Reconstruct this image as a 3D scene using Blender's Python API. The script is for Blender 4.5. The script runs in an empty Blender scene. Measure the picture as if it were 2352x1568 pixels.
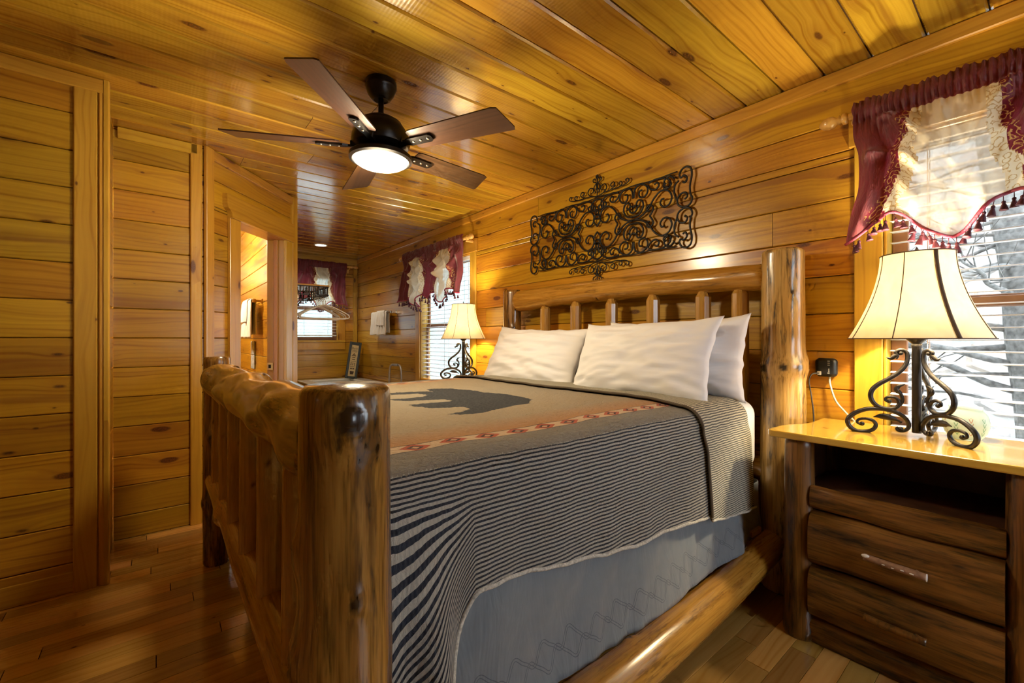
import bpy, math, random
from mathutils import Vector, Matrix
from math import sin, cos, pi, radians, atan2, hypot, exp
SC = bpy.context.scene
COL = SC.collection
random.seed(7)

# ------------------------------------------------------------------ camera
cam_d = bpy.data.cameras.new('camera'); cam = bpy.data.objects.new('camera', cam_d); COL.objects.link(cam)
cam_d.sensor_fit = 'HORIZONTAL'; cam_d.sensor_width = 36.0; cam_d.lens = 36.0*1000/2352
cam_d.shift_y = -6/2352; cam_d.clip_start = 0.02
cam.location = (0, 0, 1.19); cam.rotation_euler = (pi/2, 0, -radians(39.2))
SC.camera = cam
# ------------------------------------------------------------------ world / exposure
W = bpy.data.worlds.new('overcast_sky'); SC.world = W; W.use_nodes = True
bg = W.node_tree.nodes['Background']; bg.inputs[0].default_value = (0.78, 0.90, 1.0, 1); bg.inputs[1].default_value = 6.5
SC.view_settings.view_transform = 'Standard'; SC.view_settings.look = 'None'
SC.view_settings.gamma = 1.0; SC.view_settings.use_curve_mapping = False
SC.view_settings.exposure = 0.40
cy = SC.cycles
cy.max_bounces = 5; cy.diffuse_bounces = 3; cy.glossy_bounces = 2; cy.transmission_bounces = 4; cy.transparent_max_bounces = 12
cy.caustics_reflective = False; cy.caustics_refractive = False; cy.sample_clamp_indirect = 6.0
cy.use_adaptive_sampling = True; cy.adaptive_threshold = 0.08; cy.adaptive_min_samples = 10
def lamp_light(name, kind, loc, energy, color, size=0.05, rot=None, parent=None, spot=None):
    l = bpy.data.lights.new(name, kind); l.energy = energy; l.color = color
    if kind in ('POINT', 'SPOT'): l.shadow_soft_size = size
    if kind == 'SPOT': l.spot_size = spot or 2.2; l.spot_blend = 0.6
    if kind == 'AREA': l.size = size
    o = bpy.data.objects.new(name, l); COL.objects.link(o); o.location = loc
    if rot: o.rotation_euler = rot
    if parent: o.parent = parent
    return o
WARM = (1.0, 0.83, 0.55)

# ------------------------------------------------------------------ helpers
def setp(o, label=None, cat=None, group=None, kind=None):
    if label: o['label'] = label
    if cat: o['category'] = cat
    if group: o['group'] = group
    if kind: o['kind'] = kind
    return o
def mk(name, verts, faces, mat=None, parent=None, smooth=False, M=None):
    me = bpy.data.meshes.new(name); me.from_pydata([tuple(v) for v in verts], [], faces); me.update()
    return mko(name, me, mat, parent, smooth, M)
def mko(name, me, mat=None, parent=None, smooth=False, M=None):
    if mat is not None and len(me.materials) == 0:
        for m in (mat if isinstance(mat, (list, tuple)) else [mat]): me.materials.append(m)
    if smooth: me.polygons.foreach_set('use_smooth', [True]*len(me.polygons))
    o = bpy.data.objects.new(name, me); COL.objects.link(o)
    if M is not None: o.matrix_world = M
    if parent is not None: o.parent = parent
    return o
def empty(name, loc=(0, 0, 0), rz=0.0, label=None, cat=None, group=None, kind=None):
    o = bpy.data.objects.new(name, None); COL.objects.link(o); o.location = loc; o.rotation_euler = (0, 0, rz)
    o.empty_display_size = 0.1
    return setp(o, label, cat, group, kind)
def copy_tree(o, parent=None):
    c = o.copy(); COL.objects.link(c)
    if parent is not None: c.parent = parent
    for ch in o.children: copy_tree(ch, c)
    return c
class B:
    """collects shapes into one mesh"""
    def __init__(s): s.v = []; s.f = []; s.mi = []; s.cur = 0
    def add(s, v, f):
        n = len(s.v); s.v += [Vector(p) for p in v]; s.f += [tuple(i+n for i in q) for q in f]; s.mi += [s.cur]*len(f); return s
    def box(s, a, b, M=None):
        x0, y0, z0 = a; x1, y1, z1 = b
        v = [Vector(p) for p in ((x0,y0,z0),(x1,y0,z0),(x1,y1,z0),(x0,y1,z0),(x0,y0,z1),(x1,y0,z1),(x1,y1,z1),(x0,y1,z1))]
        if M: v = [M @ p for p in v]
        return s.add(v, [(0,3,2,1),(4,5,6,7),(0,1,5,4),(1,2,6,5),(2,3,7,6),(3,0,4,7)])
    def cbox(s, a, b, c=0.004, M=None):
        """box with all edges chamfered"""
        x0, y0, z0 = a; x1, y1, z1 = b
        if x0 > x1: x0, x1 = x1, x0
        if y0 > y1: y0, y1 = y1, y0
        if z0 > z1: z0, z1 = z1, z0
        c = min(c, (x1-x0)/2.01, (y1-y0)/2.01, (z1-z0)/2.01)
        v = []; idx = {}
        for ix, x in ((0, x0), (1, x1)):
            for iy, y in ((0, y0), (1, y1)):
                for iz, z in ((0, z0), (1, z1)):
                    for ax in range(3):
                        p = [x + (c if ix == 0 else -c), y + (c if iy == 0 else -c), z + (c if iz == 0 else -c)]
                        p[ax] = (x, y, z)[ax]
                        idx[(ix, iy, iz, ax)] = len(v); v.append(Vector(p))
        f = []
        for ax in range(3):
            o1, o2 = (ax+1) % 3, (ax+2) % 3
            for sgn in (0, 1):
                q = []
                for d1, d2 in ((0,0),(1,0),(1,1),(0,1)):
                    k = [0,0,0]; k[ax] = sgn; k[o1] = d1; k[o2] = d2; q.append(idx[(k[0],k[1],k[2],ax)])
                f.append(tuple(q if sgn else q[::-1]))
            for d1 in (0, 1):
                for d2 in (0, 1):
                    k0 = [0,0,0]; k1 = [0,0,0]; k0[ax] = 0; k1[ax] = 1
                    for k in (k0, k1): k[o1] = d1; k[o2] = d2
                    q = [idx[(*k0, o1)], idx[(*k1, o1)], idx[(*k1, o2)], idx[(*k0, o2)]]
                    f.append(tuple(q if d1 != d2 else q[::-1]))
        for ix in (0,1):
            for iy in (0,1):
                for iz in (0,1):
                    q = [idx[(ix,iy,iz,a)] for a in range(3)]
                    f.append(tuple(q if (ix+iy+iz) % 2 else q[::-1]))
        if M: v = [M @ p for p in v]
        return s.add(v, f)
    def lathe(s, prof, n=24, M=None, a0=0.0, cap=True):
        v = []; f = []
        for r, z in prof:
            for i in range(n):
                a = a0 + 2*pi*i/n; v.append(Vector((r*cos(a), r*sin(a), z)))
        for k in range(len(prof)-1):
            for i in range(n):
                j = (i+1) % n; f.append((k*n+i, k*n+j, (k+1)*n+j, (k+1)*n+i))
        if cap:
            if prof[0][0] > 1e-5: f.append(tuple(range(n))[::-1])
            if prof[-1][0] > 1e-5: f.append(tuple((len(prof)-1)*n+i for i in range(n)))
        if M: v = [M @ p for p in v]
        return s.add(v, f)
    def tube(s, pts, r, n=8, M=None, flat=1.0, cap=True):
        """swept tube; r a number or a list; flat squashes along the binormal"""
        pts = [Vector(p) for p in pts]; N = len(pts)
        rr = r if isinstance(r, (list, tuple)) else [r]*N
        up = None; v = []; f = []
        for i in range(N):
            t = (pts[min(i+1, N-1)] - pts[max(i-1, 0)])
            t = t.normalized() if t.length > 1e-9 else Vector((0,0,1))
            if up is None:
                up = Vector((0,0,1)) if abs(t.z) < 0.9 else Vector((1,0,0))
            up = (up - t*up.dot(t)); up = up.normalized() if up.length > 1e-9 else t.orthogonal().normalized()
            bn = t.cross(up)
            for k in range(n):
                a = 2*pi*k/n; v.append(pts[i] + up*(rr[i]*cos(a)) + bn*(rr[i]*flat*sin(a)))
        for i in range(N-1):
            for k in range(n):
                j = (k+1) % n; f.append((i*n+k, i*n+j, (i+1)*n+j, (i+1)*n+k))
        if cap: f.append(tuple(range(n))[::-1]); f.append(tuple((N-1)*n+k for k in range(n)))
        if M: v = [M @ p for p in v]
        return s.add(v, f)
    def prism(s, poly, z0, z1, M=None):
        n = len(poly); v = [Vector((x, y, z0)) for x, y in poly] + [Vector((x, y, z1)) for x, y in poly]
        f = [tuple(range(n))[::-1], tuple(range(n, 2*n))] + [(i, (i+1) % n, n+(i+1) % n, n+i) for i in range(n)]
        if M: v = [M @ p for p in v]
        return s.add(v, f)
    def sphere(s, c, r, n=12, m=8, sc=(1,1,1)):
        pr = [(max(1e-6, r*sin(pi*i/m)), -r*cos(pi*i/m)) for i in range(m+1)]
        M = Matrix.Translation(c) @ Matrix.Diagonal((*sc, 1))
        return s.lathe(pr, n, M, cap=False)
    def build(s, name, mat, parent=None, smooth=False, M=None):
        o = mk(name, s.v, s.f, mat, parent, smooth, M)
        if any(s.mi): o.data.polygons.foreach_set('material_index', s.mi)
        return o
def autosmooth(o, ang=35):
    me = o.data; me.polygons.foreach_set('use_smooth', [True]*len(me.polygons))
    try: me.set_sharp_from_angle(angle=radians(ang))
    except Exception: pass
    return o
def frame(o, x, y, z):
    """matrix from origin and three axes"""
    x, y, z, o = Vector(x), Vector(y), Vector(z), Vector(o)
    return Matrix(((x.x,y.x,z.x,o.x),(x.y,y.y,z.y,o.y),(x.z,y.z,z.z,o.z),(0,0,0,1)))
def catmull(P, n=8, closed=False):
    P = [Vector(p) for p in P]; out = []
    N = len(P)
    for i in range(N if closed else N-1):
        if closed: a, b, c, d = P[(i-1) % N], P[i], P[(i+1) % N], P[(i+2) % N]
        else: a, b, c, d = P[max(i-1,0)], P[i], P[i+1], P[min(i+2,N-1)]
        for k in range(n):
            t = k/n; t2 = t*t; t3 = t2*t
            out.append(0.5*((2*b) + (c-a)*t + (2*a-5*b+4*c-d)*t2 + (3*b-a-3*c+d)*t3))
    if not closed: out.append(P[-1])
    return out
def hsh(*a):
    x = 0.0
    for i, k in enumerate(a): x += k*(12.9898 + 65.233*i)
    x = sin(x)*43758.5453
    return x - math.floor(x)
def vnoise(x, y=0.0, z=0.0):
    """smooth value noise in -1..1"""
    xi, yi, zi = math.floor(x), math.floor(y), math.floor(z); fx, fy, fz = x-xi, y-yi, z-zi
    fx, fy, fz = fx*fx*(3-2*fx), fy*fy*(3-2*fy), fz*fz*(3-2*fz)
    def L(a, b, t): return a + (b-a)*t
    r = L(L(L(hsh(xi,yi,zi),hsh(xi+1,yi,zi),fx), L(hsh(xi,yi+1,zi),hsh(xi+1,yi+1,zi),fx), fy),
          L(L(hsh(xi,yi,zi+1),hsh(xi+1,yi,zi+1),fx), L(hsh(xi,yi+1,zi+1),hsh(xi+1,yi+1,zi+1),fx), fy), fz)
    return r*2-1
def sstep(a, b, x):
    t = max(0.0, min(1.0, (x-a)/(b-a))); return t*t*(3-2*t)

# ------------------------------------------------------------------ materials
def newmat(name):
    m = bpy.data.materials.new(name); m.use_nodes = True; nt = m.node_tree
    return m, nt, nt.nodes['Principled BSDF']
class NT:
    def __init__(s, nt): s.nt = nt
    def n(s, t, **kw):
        nd = s.nt.nodes.new(t)
        for k, v in kw.items(): setattr(nd, k, v)
        return nd
    def l(s, a, b): s.nt.links.new(a, b)
    def set(s, inp, v):
        if isinstance(v, bpy.types.NodeSocket): s.l(v, inp)
        else: inp.default_value = v
    def math(s, op, a, b=0.0, c=None, clamp=False):
        nd = s.n('ShaderNodeMath', operation=op); nd.use_clamp = clamp
        s.set(nd.inputs[0], a); s.set(nd.inputs[1], b)
        if c is not None: s.set(nd.inputs[2], c)
        return nd.outputs[0]
    def vmath(s, op, a, b=(0,0,0)):
        nd = s.n('ShaderNodeVectorMath', operation=op); s.set(nd.inputs[0], a)
        if op == 'SCALE': s.set(nd.inputs[3], b)
        else: s.set(nd.inputs[1], b)
        return nd.outputs[0]
    def noise(s, vec, scale=5.0, detail=3.0, rough=0.5, dist=0.0, out=0):
        nd = s.n('ShaderNodeTexNoise'); s.l(vec, nd.inputs['Vector']); nd.inputs['Scale'].default_value = scale
        nd.inputs['Detail'].default_value = detail; nd.inputs['Roughness'].default_value = rough; nd.inputs['Distortion'].default_value = dist
        return nd.outputs[out]
    def ramp(s, fac, stops, interp='LINEAR'):
        nd = s.n('ShaderNodeValToRGB'); s.l(fac, nd.inputs[0]); cr = nd.color_ramp; cr.interpolation = interp
        while len(cr.elements) > 1: cr.elements.remove(cr.elements[0])
        cr.elements[0].position = stops[0][0]; c = stops[0][1]; cr.elements[0].color = (*c, 1) if not isinstance(c, (int, float)) else (c, c, c, 1)
        for p, c in stops[1:]:
            e = cr.elements.new(p); e.color = (*c, 1) if not isinstance(c, (int, float)) else (c, c, c, 1)
        return nd.outputs[0]
    def mix(s, fac, a, b, mode='MIX'):
        nd = s.n('ShaderNodeMix', data_type='RGBA', blend_type=mode); s.set(nd.inputs[0], fac)
        for i, v in ((6, a), (7, b)):
            if isinstance(v, tuple) and len(v) == 3: v = (*v, 1)
            s.set(nd.inputs[i], v)
        return nd.outputs[2]
    def bump(s, h, strength=0.2, dist=0.01):
        nd = s.n('ShaderNodeBump'); nd.inputs['Strength'].default_value = strength; nd.inputs['Distance'].default_value = dist
        s.l(h, nd.inputs['Height']); return nd.outputs[0]
    def sep(s, v):
        nd = s.n('ShaderNodeSeparateXYZ'); s.l(v, nd.inputs[0]); return nd.outputs
    def comb(s, x, y, z):
        nd = s.n('ShaderNodeCombineXYZ')
        for i, q in enumerate((x, y, z)): s.set(nd.inputs[i], q)
        return nd.outputs[0]
def mul(c, k): return tuple(x*k for x in c)

def pine(name, light=(0.58, 0.312, 0.020), dark=(0.33, 0.136, 0.007), knot=(0.070, 0.022, 0.005), streak=(0.28, 0.105, 0.014),
         rough=0.34, knots=1.0, streaks=1.0, tint=0.22, grainscale=1.0, coat=0.35, chatter=0.0, bump=0.12):
    """varnished knotty pine; grain runs along the object's local X, every board shifted by its own random number"""
    m, nt, bs = newmat(name); t = NT(nt)
    tc = t.n('ShaderNodeTexCoord'); oi = t.n('ShaderNodeObjectInfo'); R = oi.outputs['Random']
    off = t.comb(t.math('MULTIPLY', R, 173.0), t.math('MULTIPLY', R, 91.3), t.math('MULTIPLY', R, 37.7))
    p = t.vmath('ADD', tc.outputs['Object'], off); x, y, z = t.sep(p)
    # knots
    def knotlayer(sx, sy, keep, rmin, rmax):
        kv = t.comb(t.math('MULTIPLY', x, sx), t.math('MULTIPLY', y, sy), 0.0)
        wob = t.noise(t.comb(t.math('MULTIPLY', x, 14.0), t.math('MULTIPLY', y, 14.0), z), 1.0, 2.0)
        vo = t.n('ShaderNodeTexVoronoi', voronoi_dimensions='2D', feature='F1'); t.l(kv, vo.inputs['Vector']); vo.inputs['Scale'].default_value = 1.0
        vo.inputs['Randomness'].default_value = 0.9
        cr, cg, cb = t.sep(vo.outputs['Color'])
        d = t.math('ADD', vo.outputs['Distance'], t.math('MULTIPLY', t.math('SUBTRACT', wob, 0.5), 0.05))
        rad = t.math('MULTIPLY_ADD', cg, rmax-rmin, rmin)
        on = t.math('GREATER_THAN', cr, 1.0-keep)
        k = t.math('MULTIPLY', on, t.math('SMOOTH_MIN', 1.0, t.math('MULTIPLY', t.math('SUBTRACT', rad, d), 28.0), 0.2), clamp=True)
        halo = t.math('MULTIPLY', on, t.math('MULTIPLY', t.math('SUBTRACT', t.math('MULTIPLY', rad, 3.4), d), 4.5), clamp=True)
        return k, halo, d
    k1, h1, d1 = knotlayer(2.0, 5.6, 0.50*knots, 0.05, 0.13)
    k2, h2, d2 = knotlayer(4.7, 9.5, 0.16*knots, 0.03, 0.075)
    K = t.math('MAXIMUM', k1, k2); Hh = t.math('MAXIMUM', h1, t.math('MULTIPLY', h2, 0.6))
    # grain, bent round the knots
    warp = t.noise(t.comb(t.math('MULTIPLY', x, 1.3), t.math('MULTIPLY', y, 5.0), z), 1.0, 2.0)
    yy = t.math('ADD', t.math('ADD', y, t.math('MULTIPLY', warp, 0.13)), t.math('MULTIPLY', Hh, 0.022))
    g1 = t.noise(t.comb(t.math('MULTIPLY', x, 2.2), t.math('MULTIPLY', yy, 95.0*grainscale), t.math('MULTIPLY', z, 60.0)), 1.0, 3.0, 0.55)
    g2 = t.noise(t.comb(t.math('MULTIPLY', x, 0.7), t.math('MULTIPLY', yy, 24.0*grainscale), t.math('MULTIPLY', z, 18.0)), 1.0, 2.0, 0.5)
    ringw = t.math('SINE', t.math('MULTIPLY', yy, 240.0*grainscale))
    ring = t.math('MULTIPLY', t.math('POWER', t.math('MULTIPLY_ADD', ringw, 0.5, 0.5), 3.0), t.math('MULTIPLY_ADD', g2, 1.6, -0.5, clamp=True))
    gr = t.math('ADD', t.math('MULTIPLY', g1, 0.5), t.math('ADD', t.math('MULTIPLY', g2, 0.45), t.math('MULTIPLY', ring, 0.5)))
    col = t.mix(t.ramp(gr, [(0.28, 0.0), (0.85, 1.0)]), light, dark)
    # heartwood streaks
    st = t.noise(t.comb(t.math('MULTIPLY', x, 0.55), t.math('MULTIPLY', yy, 10.0), t.math('MULTIPLY', R, 50.0)), 1.0, 3.0, 0.6)
    sm = t.ramp(st, [(0.585, 0.0), (0.68, 1.0)])
    col = t.mix(t.math('MULTIPLY', sm, 0.55*streaks), col, streak)
    col = t.mix(t.math('MULTIPLY', Hh, 0.42), col, streak)
    kn = t.noise(p, 160.0, 2.0)
    kc = t.mix(t.ramp(kn, [(0.35, 0.0), (0.7, 1.0)]), knot, mul(knot, 2.6))
    col = t.mix(t.math('MULTIPLY', K, 0.93), col, kc)
    # board to board variation
    v = t.math('MULTIPLY_ADD', R, 2*tint, 1.0-tint*1.1)
    hs = t.n('ShaderNodeHueSaturation'); t.l(col, hs.inputs['Color']); t.l(v, hs.inputs['Value'])
    t.l(t.math('MULTIPLY_ADD', t.math('FRACT', t.math('MULTIPLY', R, 7.31)), 0.022, 0.489), hs.inputs['Hue'])
    t.l(hs.outputs[0], bs.inputs['Base Color'])
    bs.inputs['Roughness'].default_value = rough; bs.inputs['Specular IOR Level'].default_value = 0.5
    bs.inputs['Coat Weight'].default_value = coat; bs.inputs['Coat Roughness'].default_value = max(0.08, rough*0.55)
    h = t.noise(t.comb(t.math('MULTIPLY', x, 3.0), t.math('MULTIPLY', y, 70.0), t.math('MULTIPLY', z, 40.0)), 1.0, 1.0)
    if chatter:
        ch = t.math('SINE', t.math('MULTIPLY', x, 430.0))
        h = t.math('ADD', h, t.math('MULTIPLY', ch, chatter))
    t.l(t.bump(h, bump, 0.004), bs.inputs['Normal'])
    return m

def plain(name, col, rough=0.5, metal=0.0, spec=0.5, bumpn=0.0, bscale=60.0, coat=0.0, var=0.0, trans=0.0, sheen=0.0):
    m, nt, bs = newmat(name); t = NT(nt); tc = t.n('ShaderNodeTexCoord')
    nz = t.noise(tc.outputs['Object'], bscale, 3.0)
    if var: t.l(t.mix(t.ramp(nz, [(0.3, 0.0), (0.7, 1.0)]), mul(col, 1-var), mul(col, 1+var)), bs.inputs['Base Color'])
    else: bs.inputs['Base Color'].default_value = (*col, 1)
    bs.inputs['Roughness'].default_value = rough; bs.inputs['Metallic'].default_value = metal; bs.inputs['Specular IOR Level'].default_value = spec
    bs.inputs['Coat Weight'].default_value = coat; bs.inputs['Coat Roughness'].default_value = 0.15
    if sheen: bs.inputs['Sheen Weight'].default_value = sheen
    if bumpn: t.l(t.bump(nz, bumpn, 0.003), bs.inputs['Normal'])
    return m
def emis(name, col, s):
    m, nt, bs = newmat(name); bs.inputs['Base Color'].default_value = (*mul(col, 0.8), 1)
    bs.inputs['Emission Color'].default_value = (*col, 1); bs.inputs['Emission Strength'].default_value = s
    return m

M_WALL = pine('pine_wall', streaks=1.4, coat=0.65)
M_CEIL = pine('pine_ceiling', light=(0.65, 0.385, 0.034), dark=(0.36, 0.168, 0.010), rough=0.22, coat=1.0, chatter=0.25, streaks=1.2, bump=0.10)
M_FLOOR = pine('maple_floor', light=(0.64, 0.37, 0.10), dark=(0.46, 0.23, 0.045), knots=0.35, streaks=0.7, rough=0.2, coat=0.5, tint=0.3, bump=0.05)
M_TRIM = pine('pine_trim', light=(0.62, 0.355, 0.038), dark=(0.44, 0.215, 0.018), knots=0.7, streaks=0.4, tint=0.1)
M_DARKGAP = plain('dark_joint_wood', (0.10, 0.045, 0.012), 0.8)  # dark wood backing that shows in the joints between boards
# ================================================================== the room
XR, YF, YA, YB, XRET, ZC, XL, YN = 2.47, 6.90, 2.89, 3.46, -0.20, 2.44, -2.2, -1.7
XBATH = 0.80                      # inner face of the bathroom's side wall
D0, D1 = Vector((0.25, 3.46, 0)), Vector((0.96, 4.25, 0))
_plank_cache = {}
def plank_mesh(L, Wd, T, c, mat):
    key = (round(L, 4), round(Wd, 4), T, c, mat.name)
    if key in _plank_cache: return _plank_cache[key]
    w, l = Wd/2, L/2; e = min(0.0012, l/3)
    pr = [(-w, 0), (w, 0), (w, T-c), (w-c, T), (-w+c, T), (-w, T-c)]
    v = [(-l+e, a, b) for a, b in pr] + [(l-e, a, b) for a, b in pr]
    f = [tuple(range(6))[::-1], tuple(range(6, 12))] + [(i, (i+1) % 6, 6+(i+1) % 6, 6+i) for i in range(6)]
    me = bpy.data.meshes.new('plank'); me.from_pydata(v, [], f); me.update(); me.materials.append(mat)
    _plank_cache[key] = me
    return me
def plank(parent, o, u, w, n, L, Wd, T, mat, c=0.004, name='plank'):
    """board centred at o; u along, w across, n outward; o lies on the board's back"""
    ob = bpy.data.objects.new(name, plank_mesh(L, Wd, T, c, mat)); COL.objects.link(ob)
    ob.matrix_world = frame(o, u, w, n); ob.parent = parent
    return ob
def cut_rows(length, z0, z1, pitch, ref, openings, rng, maxlen=3.0, gap=0.003):
    """rectangles (u0,u1,za,zb) of the boards"""
    out = []
    k0 = math.floor((z0-ref)/pitch); zs = ref + k0*pitch
    while zs < z1 - 1e-6:
        a, b = max(zs, z0), min(zs+pitch, z1)
        zs += pitch
        if b-a < 0.012: continue
        cuts = sorted({a, b, *[q for o in openings for q in (o[2], o[3]) if a+0.004 < q < b-0.004]})
        joints = []
        if length > maxlen: joints = [length*(0.3+0.4*rng.random())]
        for c0, c1 in zip(cuts, cuts[1:]):
            segs = [(0.0, length)]
            for o in openings:
                if o[2] < (c0+c1)/2 < o[3]:
                    ns = []
                    for s0, s1 in segs:
                        if o[0] > s0: ns.append((s0, min(s1, o[0])))
                        if o[1] < s1: ns.append((max(s0, o[1]), s1))
                    segs = [q for q in ns if q[1]-q[0] > 0.01]
            for s0, s1 in segs:
                js = [j for j in joints if s0+0.25 < j < s1-0.25]
                e = [s0, *js, s1]
                for q0, q1 in zip(e, e[1:]):
                    out.append((q0, q1, c0+gap/2, c1-gap/2))
    return out
def build_wall(name, o, u, n, length, z0, z1, ref=1.195, pitch=0.176, openings=(), mat=None, T=0.018, slab=0.10, label=None, maxlen=3.0, seed=1, ext=(0.0, 0.0)):
    o, u, n = Vector(o), Vector(u).normalized(), Vector(n).normalized(); up = Vector((0, 0, 1))
    b = B(); M = frame(o - n*T, u, up, n)          # slab's front is the boards' back
    us = sorted({0.0, length, *[q for p in openings for q in p[:2]]}); zs = sorted({z0, z1, *[q for p in openings for q in p[2:]]})
    for a0, a1 in zip(us, us[1:]):
        for b0, b1 in zip(zs, zs[1:]):
            if any(p[0] <= (a0+a1)/2 <= p[1] and p[2] <= (b0+b1)/2 <= p[3] for p in openings): continue
            b.box((a0-(ext[0] if a0 == 0 else 0), b0, -slab), (a1+(ext[1] if a1 == length else 0), b1, 0), M)
    W_ = setp(b.build(name, M_DARKGAP), label, 'wall', kind='structure')
    rng = random.Random(seed)
    for a0, a1, b0, b1 in cut_rows(length, z0, z1, pitch, ref, openings, rng, maxlen):
        plank(W_, o - n*T + u*((a0+a1)/2) + up*((b0+b1)/2), u, up, n if False else n, a1-a0, b1-b0, T, mat or M_WALL)
    return W_
WIN1 = dict(y0=-0.65, y1=0.45, z0=0.66, z1=2.06)
WIN2 = dict(y0=3.68, y1=4.78, z0=0.66, z1=2.06)
WIN3 = dict(x0=1.20, x1=2.17, z0=1.17, z1=2.16)
# right wall: runs along +Y, u = -Y so that (u, up, n) is right-handed with n = -X
LR = YF - YN
w_right = build_wall('wall_right', (XR, YF, 0), (0, -1, 0), (-1, 0, 0), LR, 0, ZC, ref=2.199, pitch=0.178,
    openings=[(YF-w['y1'], YF-w['y0'], w['z0'], w['z1']) for w in (WIN1, WIN2)], label='knotty pine plank wall behind the headboard with two windows', seed=3, ext=(0.12, 0.12))
w_far = build_wall('wall_far', (XBATH+0.02, YF, 0), (1, 0, 0), (0, -1, 0), XR-XBATH-0.02, 0, ZC, ref=2.199, pitch=0.178,
    openings=[(WIN3['x0']-XBATH-0.02, WIN3['x1']-XBATH-0.02, WIN3['z0'], WIN3['z1'])], label='knotty pine far end wall with one small window', seed=5, ext=(0, 0.12))
w_left = build_wall('wall_left', (XL, YA, 0), (1, 0, 0), (0, -1, 0), XRET-XL, 0, ZC, label='knotty pine wall at the left edge, nearest of the left walls', seed=8)
w_ret = build_wall('wall_return', (XRET, YA+0.02, 0), (0, 1, 0), (1, 0, 0), YB-YA-0.02, 0, ZC, label='narrow pine return beside the left wall', seed=9)
w_alc = build_wall('wall_alcove', (XRET, YB, 0), (1, 0, 0), (0, -1, 0), D0.x-XRET, 0, ZC, label='knotty pine wall set back beside the bathroom door', seed=12)
dv = (D1-D0).normalized(); dn = Vector((dv.y, -dv.x, 0)); DL = (D1-D0).length
DS0, DS1, DZ = 0.306, 0.885, 2.035
w_diag = build_wall('wall_diagonal', D0, dv, dn, DL, 0, ZC, openings=[(DS0-0.02, DS1+0.02, 0, DZ+0.02)], slab=0.07, label='angled knotty pine wall holding the bathroom doorway', seed=14)
w_clos = build_wall('wall_closet', (D1.x, YF, 0), (0, -1, 0), (1, 0, 0), YF-D1.y-0.03, 0, ZC, ref=2.199, pitch=0.178, slab=0.055, label='pine wall behind the coat shelf, facing the closet corner', seed=15)
w_bath = build_wall('wall_bathroom', (XBATH, D1.y-0.08, 0), (0, 1, 0), (-1, 0, 0), YF-D1.y+0.08, 0, ZC, slab=0.05, label='bright pine bathroom wall seen through the doorway', seed=17)
w_bb = build_wall('wall_bathroom_back', (-1.2, YF, 0), (1, 0, 0), (0, -1, 0), XBATH+1.2, 0, ZC, label='pine wall at the back of the bathroom', seed=18, ext=(0.12, 0))
w_bl = build_wall('wall_bathroom_left', (-1.2, YB+0.15, 0), (0, 1, 0), (1, 0, 0), YF-YB-0.15, 0, ZC, label='pine wall at the left of the bathroom', seed=19, ext=(0.12, 0.12))
w_near = build_wall('wall_near', (XR, YN, 0), (-1, 0, 0), (0, 1, 0), XR-XL, 0, ZC, label='pine wall behind the camera', openings=[(0.45, 1.65, 0.66, 2.06)], seed=20, ext=(0.12, 0.12))
w_side = build_wall('wall_side', (XL, YN, 0), (0, 1, 0), (1, 0, 0), YA-YN, 0, ZC, label='pine wall left of the camera', seed=21, ext=(0.12, 0.12))
# ceiling: boards run along X
cb = B(); cb.box((XL-0.1, YN-0.1, ZC+0.018), (XR+0.12, YF+0.12, ZC+0.12))
ceil = setp(cb.build('ceiling', M_DARKGAP), 'varnished knotty pine plank ceiling', 'ceiling', kind='structure')
rng = random.Random(31)
for a0, a1, b0, b1 in cut_rows(XR-XL, YN, YF, 0.1775, 0.845, [], rng, maxlen=9.0, gap=0.005):
    js = [0, XR-XL]
    if rng.random() < 0.35: js = [0, (XR-XL)*(0.25+0.5*rng.random()), XR-XL]
    for q0, q1 in zip(js, js[1:]):
        plank(ceil, (XL+(q0+q1)/2, (b0+b1)/2, ZC+0.018), (1, 0, 0), (0, -1, 0), (0, 0, -1), q1-q0, b1-b0, 0.018, M_CEIL, c=0.008)
# floor: narrow strips along X
fb = B(); fb.box((XL-0.1, YN-0.1, -0.12), (XR+0.12, YF+0.12, -0.012))
floor = setp(fb.build('floor', M_DARKGAP), 'honey coloured narrow strip hardwood floor', 'floor', kind='structure')
rng = random.Random(33); FP = 0.083; nfl = 0; rest = B()
y = YN
while y < YF - 0.01:
    y1 = min(y+FP, YF); x = XL - rng.random()*0.9
    while x < XR:
        L = 0.45 + rng.random()*1.25; a, b_ = max(x, XL), min(x+L, XR); x += L
        if b_-a < 0.02: continue
        seen = (-0.1 < y < 3.55) and not (y < 0.3 and b_ < 0.2)
        if seen:
            plank(floor, ((a+b_)/2, (y+y1)/2, -0.012), (1, 0, 0), (0, 1, 0), (0, 0, 1), b_-a-0.0006, y1-y-0.0012, 0.012, M_FLOOR, c=0.0008, name='floorboard'); nfl += 1
        else: rest.box((a+0.0005, y+0.0006, -0.012), (b_-0.0005, y1-0.0006, 0))
    y = y1
r_ = rest.build('floorboards_beyond', M_FLOOR, floor); r_['kind'] = 'stuff'
print('floorboards', nfl)
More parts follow.
